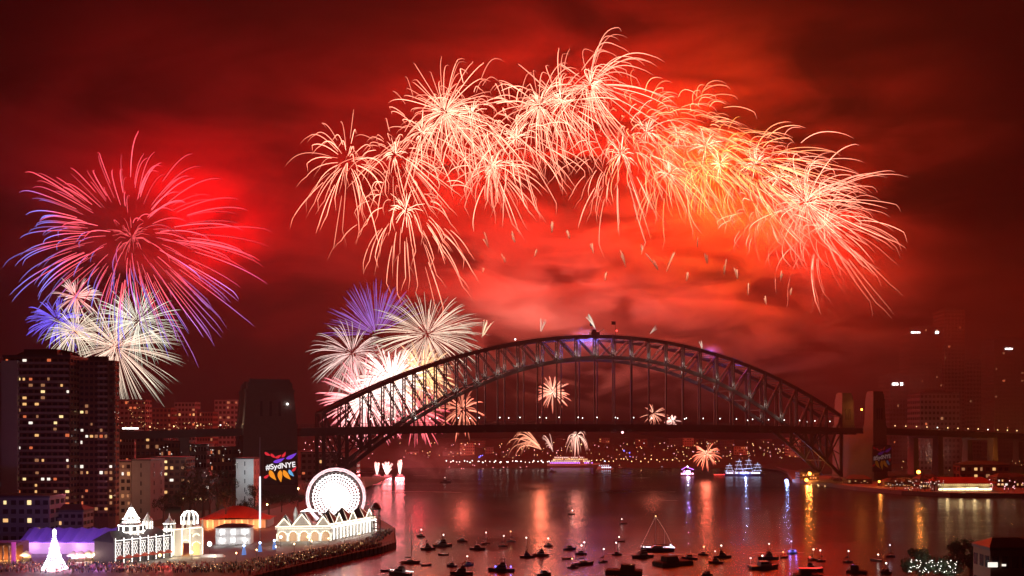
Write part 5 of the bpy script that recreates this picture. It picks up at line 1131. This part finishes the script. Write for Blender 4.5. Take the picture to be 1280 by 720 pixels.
for i, (x, y, Y, pw, lab) in enumerate([(1012, 592, 900, 9000, 'orange floodlight under the right end of the arch'), (1060, 597, 860, 2600, 'orange lamp on the sea wall between arch and pylon'), (1099, 602, 800, 2200, 'orange lamp on the point below the right pylon'), (1148, 590, 800, 9000, 'bright orange floodlight above the dark sheds'), (1243, 578, 950, 16000, 'large orange floodlight at the far right'), (1077, 512, 930, 3500, 'orange glow beside the top of the right pylon'), (1008, 600, 890, 9000, 'low orange lamp at the water under the arch')]):
    p = P(x, y, Y); s = empty('flood_lamp', p); tag(s, lab, 'lamp', 'orange lamps on the southern point')
    q = MB(); q.ball((0, 0, 0), 1.0 if pw < 8000 else 1.7, n=8, m=5); q.build('bulb', M['e_orange'], s); q = MB(); q.tube([(0, 0.3, -min(p.z - 3, 9)), (0, .3, -.5)], .15, 5); q.build('post', M['dark'], s); lamp('lamp_light', (0, -3, .5), (1, .30, .05), pw, s, .8)
p = P(983, 601, 925); s = empty('search_light', p); tag(s, 'blue-white searchlight on the sea wall under the right end of the arch', 'lamp'); q = MB(); q.ball((0, 0, 0), 1.8, n=8, m=5); q.build('bulb', mat('blue_white_lamp', (.5, .6, 1), emit=(.25, .42, 1), es=9), s); q = MB(); q.box(-1, 1, .5, 2, -2.5, 1.4); q.build('housing', M['dark'], s)
lamp('beam_light', (0, -3, 1), (.3, .45, 1), 9000, s, 1)
light_line('sea_wall_lights', '', [P(x + rr.uniform(-3, 3), 606 + (x - 985) * .05 + rr.uniform(-2, 2), lerp(905, 760, min(1, (x - 985) / 150)) - 6) for x in range(990, 1160, 6)], 'e_warm', .42)
light_line('sea_wall_lights', '', [P(rr.uniform(1105, 1180), rr.uniform(600, 612), 722) for _ in range(40)], 'w_white', .36)
light_line('sea_wall_lights', '', [P(rr.uniform(1236, 1290), rr.uniform(598, 612), 735) for _ in range(26)], 'e_pink', .34)
light_line('city_lights', '', [P(rr.uniform(1120, 1285), rr.uniform(568, 590), 1000) for _ in range(26)], 'w_warm', .5)

# ------------------------------------------------------------------ trees
LEAF = {}
def crown_mesh(seed, n, r, hz_, dark=1.0):
    rnd = random.Random(seed); m = MB(); cl = []
    for _ in range(16):
        while True:
            p = Vector((rnd.uniform(-1, 1), rnd.uniform(-1, 1), rnd.uniform(-.7, 1)))
            if .3 < p.length < 1: break
        cl.append((Vector((p.x * r, p.y * r, p.z * hz_)), r * rnd.uniform(.22, .42)))
    for _ in range(n):
        c, cr_ = rnd.choice(cl); d = Vector((rnd.gauss(0, 1), rnd.gauss(0, 1), rnd.gauss(0, .8)))
        if d.length < .01: continue
        p = c + d.normalized() * cr_ * rnd.uniform(.5, 1.1) ** .6
        a = Vector((rnd.gauss(0, 1), rnd.gauss(0, 1), rnd.gauss(0, 1))).normalized(); b = a.orthogonal().normalized(); sz = rnd.uniform(.2, .46) * (r / 4) ** .5
        m.add([p - a*sz, p + b*sz*.5, p + a*sz, p - b*sz*.5], [(0, 1, 2, 3)])
    return m.mesh('crown', M['leafd'])
def plant_tree(label, p, h, r, seed, n=1500, group='trees on the shore', name='tree'):
    s = empty(name, p); tag(s, label, 'tree', group); rnd = random.Random(seed)
    m = MB(); th_ = h * .45; m.tube([(0, 0, -1), (.1, 0, th_ * .6), (rnd.uniform(-.3, .3), 0, th_)], [h*.035, h*.026, h*.018], 7)
    for i in range(6):
        t = 2*math.pi*i/6 + rnd.random(); q = Vector((math.cos(t)*r*.6, math.sin(t)*r*.6, th_ + (h - th_) * rnd.uniform(.2, .8))); m.tube([(0, 0, th_ * .8), q * .5 + Vector((0, 0, th_ * .45)), q], [h*.014, h*.01, h*.004], 5)
    m.build('trunk', M['bark'], s)
    o = inst('crown', crown_mesh(seed, n, r, (h - th_) * .55), s, (0, 0, h - (h - th_) * .55)); return s
land('near_shore', [(95, 262), (108, 292), (122, 300), (172, 304), (260, 330), (420, 330), (420, 180), (95, 180)], -1.5, 3, M['soil'])
for i, (x, yt, Y, r, n, lab) in enumerate([(1150, 689, 285, 5.6, 2600, 'round dark tree at lower right, lit white from below'), (1213, 675, 292, 6.2, 3000, 'tallest dark tree at lower right, in front of the bay'), (1180, 697, 282, 4.2, 1800, 'low tree glittering white between the round and tallest trees'), (1234, 684, 296, 4.6, 1800, 'dark tree right of the tallest one, beside the house'), (1192, 690, 300, 4, 1500, 'small dark tree half hidden behind the tallest one')]):
    p = P(x, yt, Y); plant_tree(lab, (p.x, p.y, 3), p.z - 3, r, 60 + i, n, 'trees on the near shore', 'shade_tree')
for (x, y, Y) in ((1142, 707, 276), (1150, 711, 276), (1160, 706, 277), (1172, 704, 276), (1182, 707, 275), (1190, 712, 276)): lamp('tree_uplight', P(x, y, Y), (1, .93, .88), 260, None, .3)
q = MB(); r2 = random.Random(4)
for _ in range(70): p = P(r2.uniform(1136, 1196), r2.uniform(699, 716), 278 + r2.uniform(-1, 3)); q.ball(p, .09, n=5, m=3)
tag(q.build('fairy_lights', M['e_white']), 'scatter of tiny white fairy lights in the low trees at lower right', 'fairy lights')
root, w, d, h = building('house', 'dark house with two lit windows at the lower right corner', 1238, 1300, 688, 268, 10, 3, M['brick'], 2, 5, 77, 0, roof='hip', group=None)
for (sx, sy, sw, sh_) in ((1234.5, 706, 0, 0), (1237, 706, 12, 6), (1251, 706.5, 5, 2.5)):
    if sw: 
        p = P(sx + 4, sy, 267.6); q = MB(); q.box(-sw/2/F*268, sw/2/F*268, -.05, .1, -sh_/2/F*268, sh_/2/F*268); o = q.build('bright_window', M['w_white'], root); o.location = p - root.location
tr_ = random.Random(19)
spots = [(238, 578, 520), (254, 586, 500), (272, 580, 520), (288, 592, 500), (262, 602, 480), (244, 606, 478), (282, 610, 472), (228, 612, 470), (318, 606, 560), (336, 612, 540), (352, 618, 560), (372, 620, 600), (388, 600, 640), (204, 618, 470), (310, 624, 500)]
for i, (x, yt, Y) in enumerate(spots):
    p = P(x, yt, Y); zb = 6 if x < 320 else 2.5
    plant_tree('dark bushy tree on the slope between the park and the bridge', (p.x, p.y, zb), max(7, p.z - zb), tr_.uniform(4.5, 6.5), 80 + i, 800, 'dark trees between the park and the bridge', 'slope_tree')
for i, (x, yt, Y) in enumerate([(1118, 597, 760), (1136, 595, 752), (1156, 592, 745), (1168, 596, 742), (1184, 592, 800), (1262, 594, 760), (1276, 596, 770), (1046, 600, 850)]):
    p = P(x, yt, Y); plant_tree('dark round tree on the southern point by the right pylon and the wharf', (p.x, p.y, 3), max(6, p.z - 3), tr_.uniform(4, 6), 120 + i, 600, 'dark trees on the southern point', 'point_tree')

lamp('puff_light', P(726, 426, 818), (.22, .16, 1), 9000, None, 2); lamp('puff_light', P(741, 422, 820), (.3, .26, 1), 9000, None, 2); lamp('puff_light', P(888, 440, 846), (.22, .16, 1), 5000, None, 2)
lamp('mist_light', P(1168, 566, 1000), (1, .62, .5), 3500, None, 3)

for o in list(COL.objects):
    if o.name.startswith(('bulb_string', 'mast_bulb_string')): o['kind'] = 'stuff'
